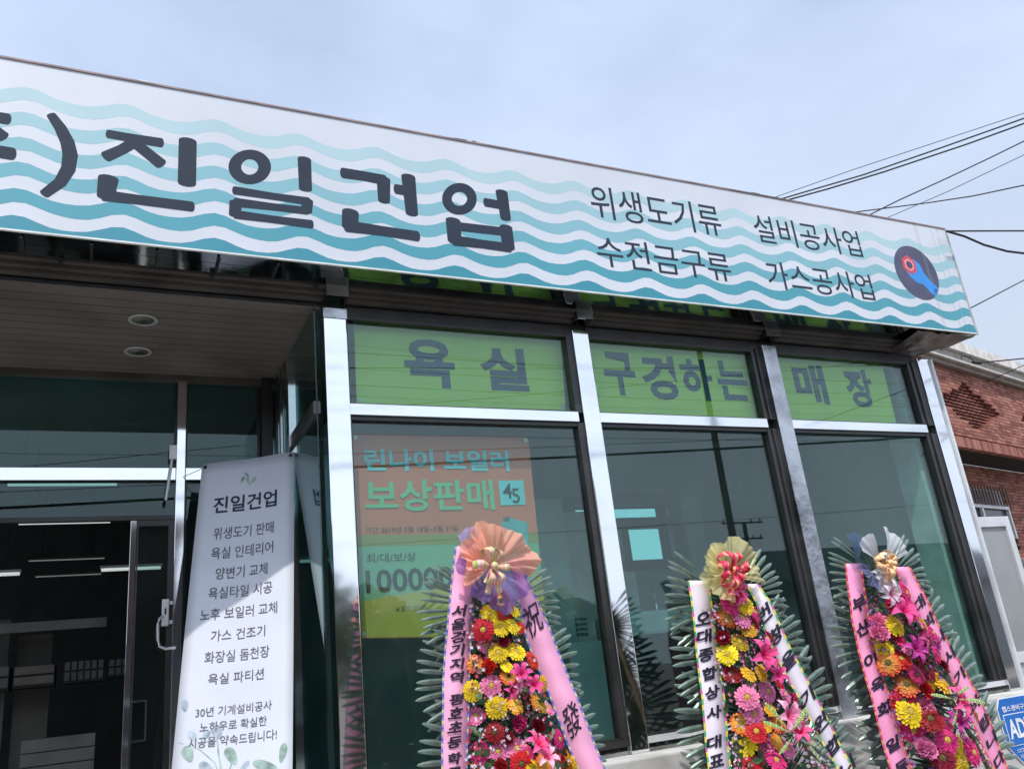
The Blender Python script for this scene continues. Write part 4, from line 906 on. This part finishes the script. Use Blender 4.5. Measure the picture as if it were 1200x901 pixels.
# ---- second wreath
L2 = [(806, 682), (813, 739), (821, 817), (829.5, 901), (839, 1000)]; L2r = [(832, 690), (836, 725), (843, 770), (849, 817), (857, 901), (866, 1000)]
R2 = [(872, 680), (885, 707), (897, 744), (920, 791), (952, 849), (981, 901), (1033, 1000)]; R2r = [(890, 685), (904, 707), (920, 744), (944, 791), (957, 817), (1001, 901), (1054, 1000)]
s2 = 3.096
LT2 = [(c, 760 + x / s2, 610 + y / s2, 16, 18, .0, 0) for c, x, y in zip('오대종합상사대표', (198, 202, 210, 222, 230, 237, 240, 248), (355, 418, 485, 553, 622, 695, 803, 870))]
LT2 += [(c, 760 + x / s2, 610 + y / s2, 19, 20, -.42, 0) for c, x, y in zip('번창을기원합니', (418, 462, 510, 575, 624, 672, 722), (338, 415, 505, 640, 733, 815, 890))]
g2 = [(295, 300, 34, 'hot'), (345, 305, 31, 'yel'), (285, 352, 33, 'ored'), (335, 352, 34, 'pink'), (382, 335, 26, 'hot'), (385, 375, 22, 'red'), (270, 427, 30, 'dred'), (360, 395, 25, 'oyel'), (330, 440, 29, 'brn'), (285, 485, 31, 'yel'), (300, 557, 30, 'dred'), (362, 557, 25, 'oyel'), (410, 552, 25, 'oyel'),
      (357, 640, 34, 'pink'), (430, 620, 32, 'pink'), (380, 698, 34, 'pink'), (335, 735, 32, 'ored'), (390, 765, 31, 'red'), (350, 808, 36, 'yel'), (425, 815, 35, 'pink'), (460, 870, 34, 'hot'), (367, 888, 36, 'red'), (492, 630, 28, 'pink'), (440, 685, 20, 'oyel'), (420, 745, 22, 'oyel'), (465, 800, 24, 'org'),
      (520, 650, 26, 'hot'), (545, 720, 28, 'org'), (475, 590, 22, 'red'), (440, 420, 22, 'dred'), (505, 830, 24, 'pink'), (310, 270, 26, 'hot'), (470, 740, 26, 'ored')]
l2 = [(412, 490, 62, 'lhot'), (325, 262, 44, 'lhot'), (500, 705, 60, 'lpink'), (545, 770, 46, 'lhot'), (470, 560, 36, 'lhot')]
AX2 = [(860, 690), (875, 760), (895, 830), (922, 901), (955, 1000)]
w2 = wreath('flower wreath with yellow tulle hood and white ribbons, middle of the three', (852, 640), DW, [(855, 706, 73, 0), (872, 768, 82, 0), (894, 840, 96, 0), (918, 920, 104, 0)],
            [(L2, L2r, 680, 1010, WHITER, BORD2), (R2, R2r, 684, 1010, WHITER, BORD2)], LT2, g2, l2, [(510, 765, 445, 655), (515, 765, 582, 675), (515, 768, 572, 700), (515, 770, 437, 720), (520, 785, 485, 840), (560, 785, 640, 870), (560, 785, 620, 815)], AX2, (760, 610), s2, 44, 4)
YT = tulle('yellow_tulle', (1.0, .93, .50), .48); 
pleat(w2, 'tulle_fan', (853, 676), DW - .13, -PI * .1, PI * 1.12, .165, YT, .020, seed=6, freq=6)
pleat(w2, 'tulle_fan', (850, 672), DW - .16, PI * .6, PI * 1.45, .13, YT, .020, seed=8, freq=5)
bow(w2, (857, 668), DW - .22, .085, 9, stripes('red_gold_bow', [(.72, .03, .08), (.85, .12, .18), (.80, .45, .20), (.65, .02, .10)], 36, 0), 5, .034)
# ---- third wreath
L3 = [(990, 662), (996.8, 727), (1015, 800.7), (1038.6, 887.6), (1068, 990)]; L3r = [(1010, 660), (1020, 740.5), (1040, 807), (1067, 894), (1098, 990)]
R3 = [(1048, 665), (1062, 697), (1078, 734), (1097, 764), (1120, 807), (1160, 894), (1206, 990)]; R3r = [(1070, 670), (1084, 697), (1101, 734), (1119, 764), (1136, 794), (1162, 847.5), (1182, 901), (1228, 990)]
s3 = 2.99
LT3 = [(c, 960 + x / s3, 600 + y / s3, 17, 18, -.18, 0) for c, x, y in zip('부산이육회일동', (140, 152, 182, 205, 226, 260, 290), (320, 405, 517, 605, 688, 812, 893))]
LT3 += [(c, 960 + x / s3, 600 + y / s3, 15, 16, -.45, 0) for c, x, y in zip('대박나시기바랍니다', (350, 386, 425, 458, 492, 546, 580, 606, 632), (320, 378, 438, 503, 575, 668, 735, 798, 866))]
g3 = [(300, 285, 30, 'hot'), (205, 385, 29, 'pink'), (262, 397, 28, 'yel'), (210, 425, 30, 'pink'), (267, 440, 29, 'hot'), (222, 482, 29, 'yel'), (240, 530, 31, 'ored'), (286, 515, 29, 'red'), (370, 550, 32, 'dred'), (305, 608, 31, 'ored'), (385, 590, 27, 'yel'), (422, 595, 32, 'oyel'), (372, 625, 30, 'red'),
      (295, 662, 34, 'red'), (315, 700, 37, 'yel'), (368, 680, 32, 'pink'), (387, 725, 33, 'dred'), (326, 762, 36, 'hot'), (445, 798, 32, 'hot'), (372, 830, 34, 'pink'), (430, 862, 33, 'dred'), (535, 842, 32, 'hot'), (490, 872, 31, 'yel'), (486, 812, 24, 'yel'), (542, 706, 26, 'yel'), (518, 808, 22, 'pink'),
      (355, 470, 24, 'mag'), (410, 500, 26, 'hot'), (360, 390, 24, 'yel'), (300, 470, 22, 'pink'), (430, 540, 24, 'dred'), (250, 330, 26, 'hot'), (440, 740, 24, 'mag'), (395, 425, 24, 'hot'), (320, 340, 30, 'hot'), (340, 570, 24, 'mag')]
l3 = [(245, 282, 40, 'lwht'), (290, 350, 50, 'lhot'), (350, 432, 46, 'lhot'), (332, 482, 44, 'lmag'), (480, 668, 56, 'lhot'), (490, 735, 36, 'lmag'), (400, 470, 34, 'lmag')]
AX3 = [(1040, 690), (1066, 760), (1090, 830), (1120, 901), (1160, 1000)]
w3 = wreath('flower wreath with white and blue tulle and rose ribbons, beside the security sign', (1035, 650), DW, [(1035, 682, 59, 0), (1056, 757, 77, 0), (1086, 822, 82, 0), (1112, 900, 92, 0)],
            [(L3, L3r, 660, 1000, PINK3, BORD3), (R3, R3r, 664, 1000, PINK3, BORD3)], LT3, g3, l3, [(470, 645, 535, 605), (480, 655, 600, 655), (470, 655, 410, 630), (485, 680, 480, 740)], AX3, (960, 600), s3, 42, 5)
WT = tulle('white_tulle', (.94, .95, 1.0), .62)
pleat(w3, 'tulle_strip', (1003, 664), DW - .11, PI * .42, PI * .62, .155, tulle('blue_tulle', (.16, .24, .38), .7), .004, seed=3)
pleat(w3, 'tulle_fan', (1036, 662), DW - .14, PI * .10, PI * .46, .165, WT, .014, seed=12, freq=6)
pleat(w3, 'tulle_fan', (1030, 662), DW - .14, PI * .62, PI * .86, .155, WT, .012, seed=13, freq=7)
pleat(w3, 'tulle_fan', (1032, 660), DW - .13, PI * 1.1, PI * 1.6, .150, WT, .012, seed=14, freq=7)
pleat(w3, 'tulle_fan', (1020, 668), DW - .12, PI * .9, PI * 1.4, .11, tulle('blue_tulle2', (.30, .34, .58), .5), .010, seed=15, freq=7)
bow(w3, (1038, 660), DW - .20, .070, 9, stripes('orange_cream_bow', [(.90, .62, .30), (.92, .45, .20), (.90, .75, .45), (.85, .50, .30)], 36, 0), 7, .030)

# ================================================================== RIGHT OF THE SHOP
# grey side gate in a white frame
DG = 4.12
a = P(1137, 606, DG); b_ = P(1185, 605, DG); gz = a.z; gx0 = 5.56; gx1 = P(1192, 640, DG).x
gate = empty('side_gate', ((gx0 + gx1) / 2, DG, .13), 'grey side gate in a white aluminium frame just right of the shop', 'gate')
g = M(); g.box(gx0, gx0 + .012, DG, DG + .05, .13, gz); g.box(gx1 - .055, gx1, DG, DG + .05, .13, gz); g.box(gx0 + .012, gx1 - .055, DG, DG + .05, gz - .075, gz)
zb = P(1186, 765, DG).z
g.box(gx0 + .012, gx1 - .055, DG, DG + .05, zb - .07, zb); g.build('gate_frame', ALU, gate, bevel=.003)
g = M(); g.box(gx0 + .012, gx1 - .055, DG + .018, DG + .03, zb, gz - .075); g.build('upper_panel', GREYGLASS, gate)
g = M(); g.box(gx1 - .045, gx1 - .012, DG - .006, DG - .001, 1.35, 1.50); g.tube([(gx1 - .03, DG - .006, 1.44), (gx1 - .03, DG - .05, 1.44), (gx1 - .12, DG - .05, 1.44)], .008, 6); g.build('gate_handle', FRAME, gate)
g = M(); g.box(gx0 + .012, gx1 - .055, DG + .018, DG + .03, .14, zb - .07); g.build('lower_panel', mat('pale_gate_panel', (.45, .46, .47), .4), gate)
simple('gate_post', 'dark green-grey post right of the side gate', 'post', lambda g: g.box(gx1 + .02, gx1 + .11, DG, DG + .09, .0, P(1196, 655, DG).z), mat('green_grey_paint', (.16, .19, .19), .5), bevel=.005)

# brick house
BRK = bpy.data.materials.new('red_brick'); BRK.use_nodes = True
n = BRK.node_tree; pb = n.nodes['Principled BSDF']; pb.inputs['Roughness'].default_value = .85
ge = n.nodes.new('ShaderNodeNewGeometry'); cr = n.nodes.new('ShaderNodeValToRGB')
cr.color_ramp.elements[0].color = (.19, .062, .046, 1); cr.color_ramp.elements[1].color = (.41, .18, .13, 1)
e_ = cr.color_ramp.elements.new(.5); e_.color = (.31, .115, .082, 1)
n.links.new(ge.outputs['Random Per Island'], cr.inputs[0]); n.links.new(cr.outputs[0], pb.inputs['Base Color'])
MORT = mat('dark_mortar', (.022, .018, .018), .95, 0, .2, 20)
ud = Vector((.971, .238, 0)).normalized(); un = Vector((ud.y, -ud.x, 0))
p0 = P(1085, 424, 9.5)
def bt(px, py, dep=0):
    p = on_plane(px, py, p0 - un * dep, un) - p0; return p.dot(ud), p.z
def BP(t, d, z): return p0 + ud * t + un * d + Vector((0, 0, z))         # d: towards the street
house = empty('brick_house', (p0.x, p0.y, 0), 'red brick house with a diamond lattice beyond the right end of the shop', 'house')
tl_ = bt(1100, 469); tr_ = bt(1171, 483); tt = bt(1126, 448); tb = bt(1144, 504.6)
dcx, dcz = (tl_[0] + tr_[0]) / 2, (tl_[1] + tr_[1]) / 2; dhw = (tr_[0] - tl_[0]) / 2; dhh = (tt[1] - tb[1]) / 2; dsp = bt(1194, 488)[0] - tl_[0]
zlow = bt(1113, 521)[1]; T0_, T1_ = -2.2, 7.5
br = M(); mo = M(); H = .066
mo.obox(BP((T0_ + T1_) / 2, -.17, zlow / 2), ud * (T1_ - T0_) / 2, un * .06, (0, 0, -zlow / 2))
nrow = int((-zlow) / H) + 1
def brick(g, t, z, w_, h_, dep): g.obox(BP(t + w_ / 2, -.10 + dep / 2, z + h_ / 2), ud * (w_ / 2), un * (.10 + dep / 2), (0, 0, h_ / 2))
solder = .20
for r_ in range(nrow):
    z = -(r_ + 1) * H
    if z < zlow + solder: break
    t = T0_ - (.105 if r_ % 2 else 0)
    while t < T1_:
        inside = any(abs(t + .1 - dcx - dsp * k_) / dhw + abs(z + .03 - dcz) / dhh < 1 for k_ in (0, 1, 2, 3))
        if inside: brick(br, t + .02, z + .014, .15, .020, -.06 + .004 * rnd.random())
        else: brick(br, t, z, .200, .057, .004 * rnd.random())
        t += .210
t = T0_
while t < T1_: brick(br, t, zlow, .060, .19, .006 + .004 * rnd.random()); t += .069
br.build('bricks', BRK, house, kind='stuff'); mo.build('wall_core', MORT, house)
# cornice: layered grey-white concrete lip
for (z0_, z1_, dd, mm, nm) in ((.0, .10, .10, mat('grey_cornice', (.22, .17, .14), .8), 'cornice'), (.10, .14, .17, mat('light_cornice', (.55, .52, .48), .8), 'cornice_lip'), (.14, .30, .15, mat('dark_cornice', (.34, .31, .27), .8), 'cornice'), (.30, .50, .22, mat('pale_parapet', (.72, .68, .63), .8), 'parapet')):
    g = M(); g.obox(BP((T0_ + T1_) / 2, dd / 2 - .10, (z0_ + z1_) / 2), ud * (T1_ - T0_) / 2, un * (dd / 2 + .10), (0, 0, (z1_ - z0_) / 2)); g.build(nm, mm, house)
# porch ceiling and recessed lower wall
g = M(); g.obox(BP((T0_ + T1_) / 2, -.50, zlow + .06), ud * (T1_ - T0_) / 2, un * .26, (0, 0, .05)); g.build('porch_ceiling', MORT, house)
REC = .75; zb_ = -p0.z
mo = M(); mo.obox(BP((T0_ + T1_) / 2, -REC - .08, (zb_ + zlow) / 2), ud * (T1_ - T0_) / 2, un * .06, (0, 0, (zlow - zb_) / 2)); mo.build('wall_core', MORT, house)
def bt2(px, py): return bt(px, py, REC)
wt0, wt1 = bt2(1125, 600)[0], bt2(1176, 590)[0]; wz1_ = bt2(1150, 573)[1]; wz0_ = bt2(1150, 625)[1] - .3
br = M(); z = zlow - H; r_ = 0
while z > bt2(1200, 700)[1] - .5:
    t = T0_ - (.105 if r_ % 2 else 0)
    while t < T1_ - 2:
        if not (t + .2 > wt0 and t < wt1 and wz0_ < z < wz1_): br.obox(BP(t + .1, -REC + .0, z + .028), ud * .1, un * (.022 + .003 * rnd.random()), (0, 0, .0285))
        t += .210
    z -= H; r_ += 1
br.build('bricks', BRK, house, kind='stuff')
g = M(); g.obox(BP((wt0 + wt1) / 2, -REC - .01, (wz0_ + wz1_) / 2), ud * ((wt1 - wt0) / 2), un * .02, (0, 0, (wz1_ - wz0_) / 2)); wf = g.build('window', mat('dark_window', (.03, .035, .035), .15), house)
zz1 = bt2(1150, 594)[1]
g = M(); g.obox(BP((wt0 + wt1) / 2, -REC + .05, zz1), ud * ((wt1 - wt0) / 2), un * .03, (0, 0, .03)); g.obox(BP((wt0 + wt1) / 2 - .2, -REC + .05, zz1 - .3), ud * .03, un * .03, (0, 0, .3)); g.obox(BP(wt1 - .03, -REC + .05, zz1 - .3), ud * .03, un * .03, (0, 0, .3)); g.build('window_frame', ALU, wf)
nb = 15
for k in range(nb):
    g = M(); t = wt0 + (wt1 - wt0) * (k + .5) / nb; g.obox(BP(t, -REC + .14, (wz1_ + zz1) / 2 + .02), ud * .012, un * .012, (0, 0, (wz1_ - zz1) / 2)); g.build('grille_bar', mat('rusty_brown_bar', (.14, .08, .06), .6) if k == 0 else bpy.data.materials['rusty_brown_bar'], house)
# spout loop and insulator on the roof edge
g = M(); g.tube([P(1127, 422, 9.4), P(1126, 418, 9.4), P(1129, 417, 9.4), P(1135, 418.5, 9.4), P(1140, 422, 9.4), P(1143, 425, 9.4)], .008, 5); g.build('cable_loop', RUBBER, house)
g = M(); g.tube([P(1140, 424.5, 9.4), P(1149, 425.5, 9.4)], .03, 6); g.build('insulator', RUBBER, house)

# ================================================================== OVERHEAD WIRES
def wire(pts, wpx, label, D0=11, D1=8):
    n_ = len(pts); q = []
    for i, (x, y) in enumerate(pts): q.append(P(x, y, D0 + (D1 - D0) * i / (n_ - 1)))
    ext0 = q[0] + (q[0] - q[1]).normalized() * 6; ext1 = q[-1] + (q[-1] - q[-2]).normalized() * 12
    q = [ext0] + q + [ext1]
    r = wpx * .5 * (q[1].length) / FOC
    c = q[1].copy(); g = M(); g.tube(q, r, 5); o = link('power_line', g.mesh('power_line', RUBBER, c, True)); o.location = c
    return tag(o, label, 'power line', 'overhead power lines in the sky right of the sign')
wire([(905, 232.5), (1000, 199), (1100, 166), (1200, 133)], .8, 'thin topmost wire of the bundle rising to the upper right')
wire([(913, 234), (1012, 205), (1090, 178), (1200, 139)], 1.7, 'thick wire second from the top of the rising bundle')
wire([(918, 236), (970, 221.7), (1035.7, 201.7), (1133, 169.3), (1200, 145)], 1.8, 'thick lowest wire of the rising bundle')
wire([(1015, 254), (1053, 235), (1110, 209), (1157, 186.7), (1200, 165.7)], 1.4, 'steep dark wire crossing the flatter wire above the sign end', 10, 8)
wire([(1036.7, 256.7), (1110, 225), (1200, 181.7)], .7, 'faint thin wire below the steep dark wire', 12, 9)
wire([(991.7, 250), (1086.7, 238), (1140, 230), (1200, 217.3)], 1.3, 'gently rising wire crossing the steep one just above the sign')
wire([(1138, 360.7), (1200, 328.3)], 1.4, 'single wire rising from the lower right corner of the sign', 7, 8)
wire([(1175, 439), (1200, 428)], .8, 'faint short wire over the brick house roof', 9.6, 9.0)
def cable(pts, wpx, label):      # service cables fixed to the end of the sign
    q = [P(x, y, d) for x, y, d in pts]; q.append(q[-1] + (q[-1] - q[-2]).normalized() * 8)
    c = q[0].copy(); g = M(); g.tube(q, wpx * .5 * q[0].length / FOC, 6); o = link('service_cable', g.mesh('service_cable', RUBBER, c, True)); o.location = c
    return tag(o, label, 'cable', 'service cables at the sign corner')
cable([(1109, 271, 3.6), (1150, 270.8, 3.6), (1200, 270.7, 3.6)], 1.6, 'straight level cable leaving the top corner of the sign')
cable([(1109, 271, 3.6), (1130, 277, 3.6), (1153, 287, 3.6), (1180, 294.5, 3.6), (1200, 297, 3.6)], 2.2, 'sagging thick cable leaving the top corner of the sign')
c = cable([(1143, 425, 9.4), (1170, 423, 9.4), (1200, 420, 9.4)], 1.4, 'wire fixed to the roof edge of the brick house')
g = M(); g.box(SX1 + .013, SX1 + .035, YS + .02, YS + .10, SZ1 - .09, SZ1 + .005); g.build('cable_clamp', RUBBER, sign)

# ================================================================== ACROSS THE STREET (behind the camera, seen in the reflections)
def pole(x, y, h, r, label, arms=()):
    e = empty('utility_pole', (x, y, 0), label, 'utility pole', 'utility poles across the street')
    g = M(); g.tube([(x, y, 0), (x + .02, y, h * .5), (x + .1, y, h)], [r * 1.2, r, r * .75], 12); g.build('shaft', WOODPOLE, e, smooth=True)
    for z, l in arms:
        g = M(); g.box(x - l, x + l, y - .05, y + .05, z - .05, z + .05); a_ = g.build('crossarm', WOODPOLE, e)
        for k in (-.9, -.45, .45, .9):
            g = M(); g.lathe((x + k * l, y, z + .05), (0, 0, 1), [(.03, 0), (.06, .05), (.03, .1), (.05, .15), (0, .2)], 8); g.build('insulator', RUBBER, a_)
    return e
pole(.845 * 20, 8 - 20, 9.4 + 1.5, .11, 'tall bare utility pole across the street, reflected in the middle window')
pole(.868 * 42, 8 - 42, .22 * 42, .17, 'distant utility pole with two crossarms, reflected in the middle window', ((.184 * 42 + 1.5, 1.6), (.16 * 42 + 1.5, 1.4)))
WL = ['thick cable bundle mirrored across the lower windows', 'thin wire mirrored just above the thick cable bundle', 'level thin wire mirrored high in the green banners', 'second level wire down mirrored in the green banners', 'third level wire down mirrored in the green banners', 'lowest level wire mirrored in the green banners',
      'hair-thin wire mirrored in the steel just below the transoms', 'thicker wire rising to the right across the mirrored fanlights', 'steeply rising thin wire across the mirrored fanlights', 'wire falling to the right across the mirrored fanlights', 'low distant wire mirrored beside the twin-armed pole']
for i, (k0, k1, r, y) in enumerate(((.268, .318, .034, -10), (.285, .330, .008, -10), (.420, .425, .008, -11), (.398, .402, .007, -11), (.375, .380, .008, -11.5), (.360, .362, .006, -11.5), (.31, .315, .006, -12), (.40, .455, .011, -14), (.345, .46, .009, -10), (.43, .39, .006, -13), (.17, .20, .010, -20))):
    Dv = 8 - y; xs0, xs1 = -.6 * Dv, 1.9 * Dv; q = []
    for j in range(13):
        t = j / 12; x = xs0 + (xs1 - xs0) * t; rx = x / Dv; z = EYE + Dv * (k0 + (k1 - k0) * (rx - .3) / .9) + .25 * (2 * t - 1) ** 2
        q.append((x, y, z))
    g = M(); g.tube(q, r, 5); c = Vector(q[6]); o = link('street_wire', g.mesh('street_wire', RUBBER, c, True)); o.location = c
    tag(o, WL[i], 'wire', 'wires across the street')
def tree(x, y, h, r, seed, label):
    q = random.Random(seed); e = empty('street_tree', (x, y, 0), label, 'tree', 'trees across the street')
    g = M(); g.tube([(x, y, 0), (x + .1, y, h * .35), (x + .05, y + .1, h * .7)], [.16, .12, .05], 8)
    for k in range(5):
        a = k * 1.3; g.tube([(x + .1, y, h * (.3 + .08 * k)), (x + math.cos(a) * r * .6, y + math.sin(a) * r * .6, h * (.55 + .07 * k))], [.06, .02], 5)
    g.build('trunk', WOODPOLE, e)
    g = M()
    for k in range(2600):
        while True:
            u = Vector((q.uniform(-1, 1), q.uniform(-1, 1), q.uniform(-1, 1)))
            if .25 < u.length < 1: break
        lob = 1 + .25 * math.sin(5 * u.x + seed) * math.cos(4 * u.y) + .15 * math.sin(7 * u.z)
        c = Vector((x, y, h * .64)) + Vector((u.x * r * lob, u.y * r * lob, u.z * h * .36 * lob)); s = q.uniform(.07, .16)
        d1 = Vector((q.uniform(-1, 1), q.uniform(-1, 1), q.uniform(-1, 1))).normalized(); d2 = d1.cross(Vector((q.random(), q.random(), 1))).normalized()
        g.add([c - d1 * s, c + d2 * s * .6, c + d1 * s, c - d2 * s * .6], [(0, 1, 2, 3)])
    g.build('crown', TREEM, e)
TREEM = mat('tree_foliage', (.07, .11, .045), .7, 0, .35, 2)
for i, (x, y, h, r, l) in enumerate(((5.2, -16, 5.2, 1.7, 'round leafy tree across the street mirrored in the left pillar'), (1.5, -22, 6.0, 2.4, 'larger leafy tree further back across the street'), (-9, -20, 6.5, 2.6, 'broad tree across the street far to the left'), (30, -24, 5.5, 2.4, 'broad tree across the street far to the right'))): tree(x, y, h, r, 20 + i, l)
def far_house(x0, x1, y0, y1, h, rh, wall, roofc, label):
    e = empty('street_house', ((x0 + x1) / 2, (y0 + y1) / 2, 0), label, 'house', 'houses across the street')
    g = M(); g.box(x0, x1, y0, y1, 0, h); g.build('wall', wall, e)
    g = M(); o_ = .4; ym = (y0 + y1) / 2
    g.slab([(x0 - o_, y0 - o_, h), (x0 - o_, ym, h + rh), (x0 - o_, y1 + o_, h)], (x1 - x0 + 2 * o_, 0, 0)); g.build('roof', roofc, e)
    nw = max(2, int((x1 - x0) / 2.5))
    for k in range(nw):
        xa = x0 + (x1 - x0) * (k + .3) / nw; g = M(); g.box(xa, xa + 1.1, y1 - .02, y1 + .04, .9, 2.1); w_ = g.build('window', ALU, e)
        g = M(); g.box(xa + .06, xa + 1.04, y1 + .041, y1 + .05, .96, 2.04); g.build('pane', mat('far_pane', (.04, .05, .06), .08) if 'far_pane' not in bpy.data.materials else bpy.data.materials['far_pane'], w_)
WA = mat('cream_wall', (.45, .43, .38), .85); WB_ = mat('grey_wall', (.30, .30, .30), .85); RD = mat('dark_tile_roof', (.035, .035, .04), .6); RB = mat('blue_roof', (.05, .16, .30), .5)
far_house(-30, -16, -26, -18, 3.2, 1.6, WA, RB, 'cream house with a blue roof across the street, left')
far_house(-22, 2.2, -30, -20, 7.6, 1.2, mat('dark_brown_brick_wall', (.10, .07, .06), .9), RD, 'long dark brown two storey house across the street, mirrored in the doors')
far_house(8, 19, -30, -22, 3.1, 1.5, WA, RD, 'cream house with a dark roof across the street behind the pole')
far_house(22.5, 34, -22, -15, 3.2, 2.0, WB_, RD, 'grey house with a steep dark roof across the street, mirrored in the right window')
far_house(40, 60, -34, -26, 4, 1.5, WA, RB, 'cream house with a blue roof across the street, right')
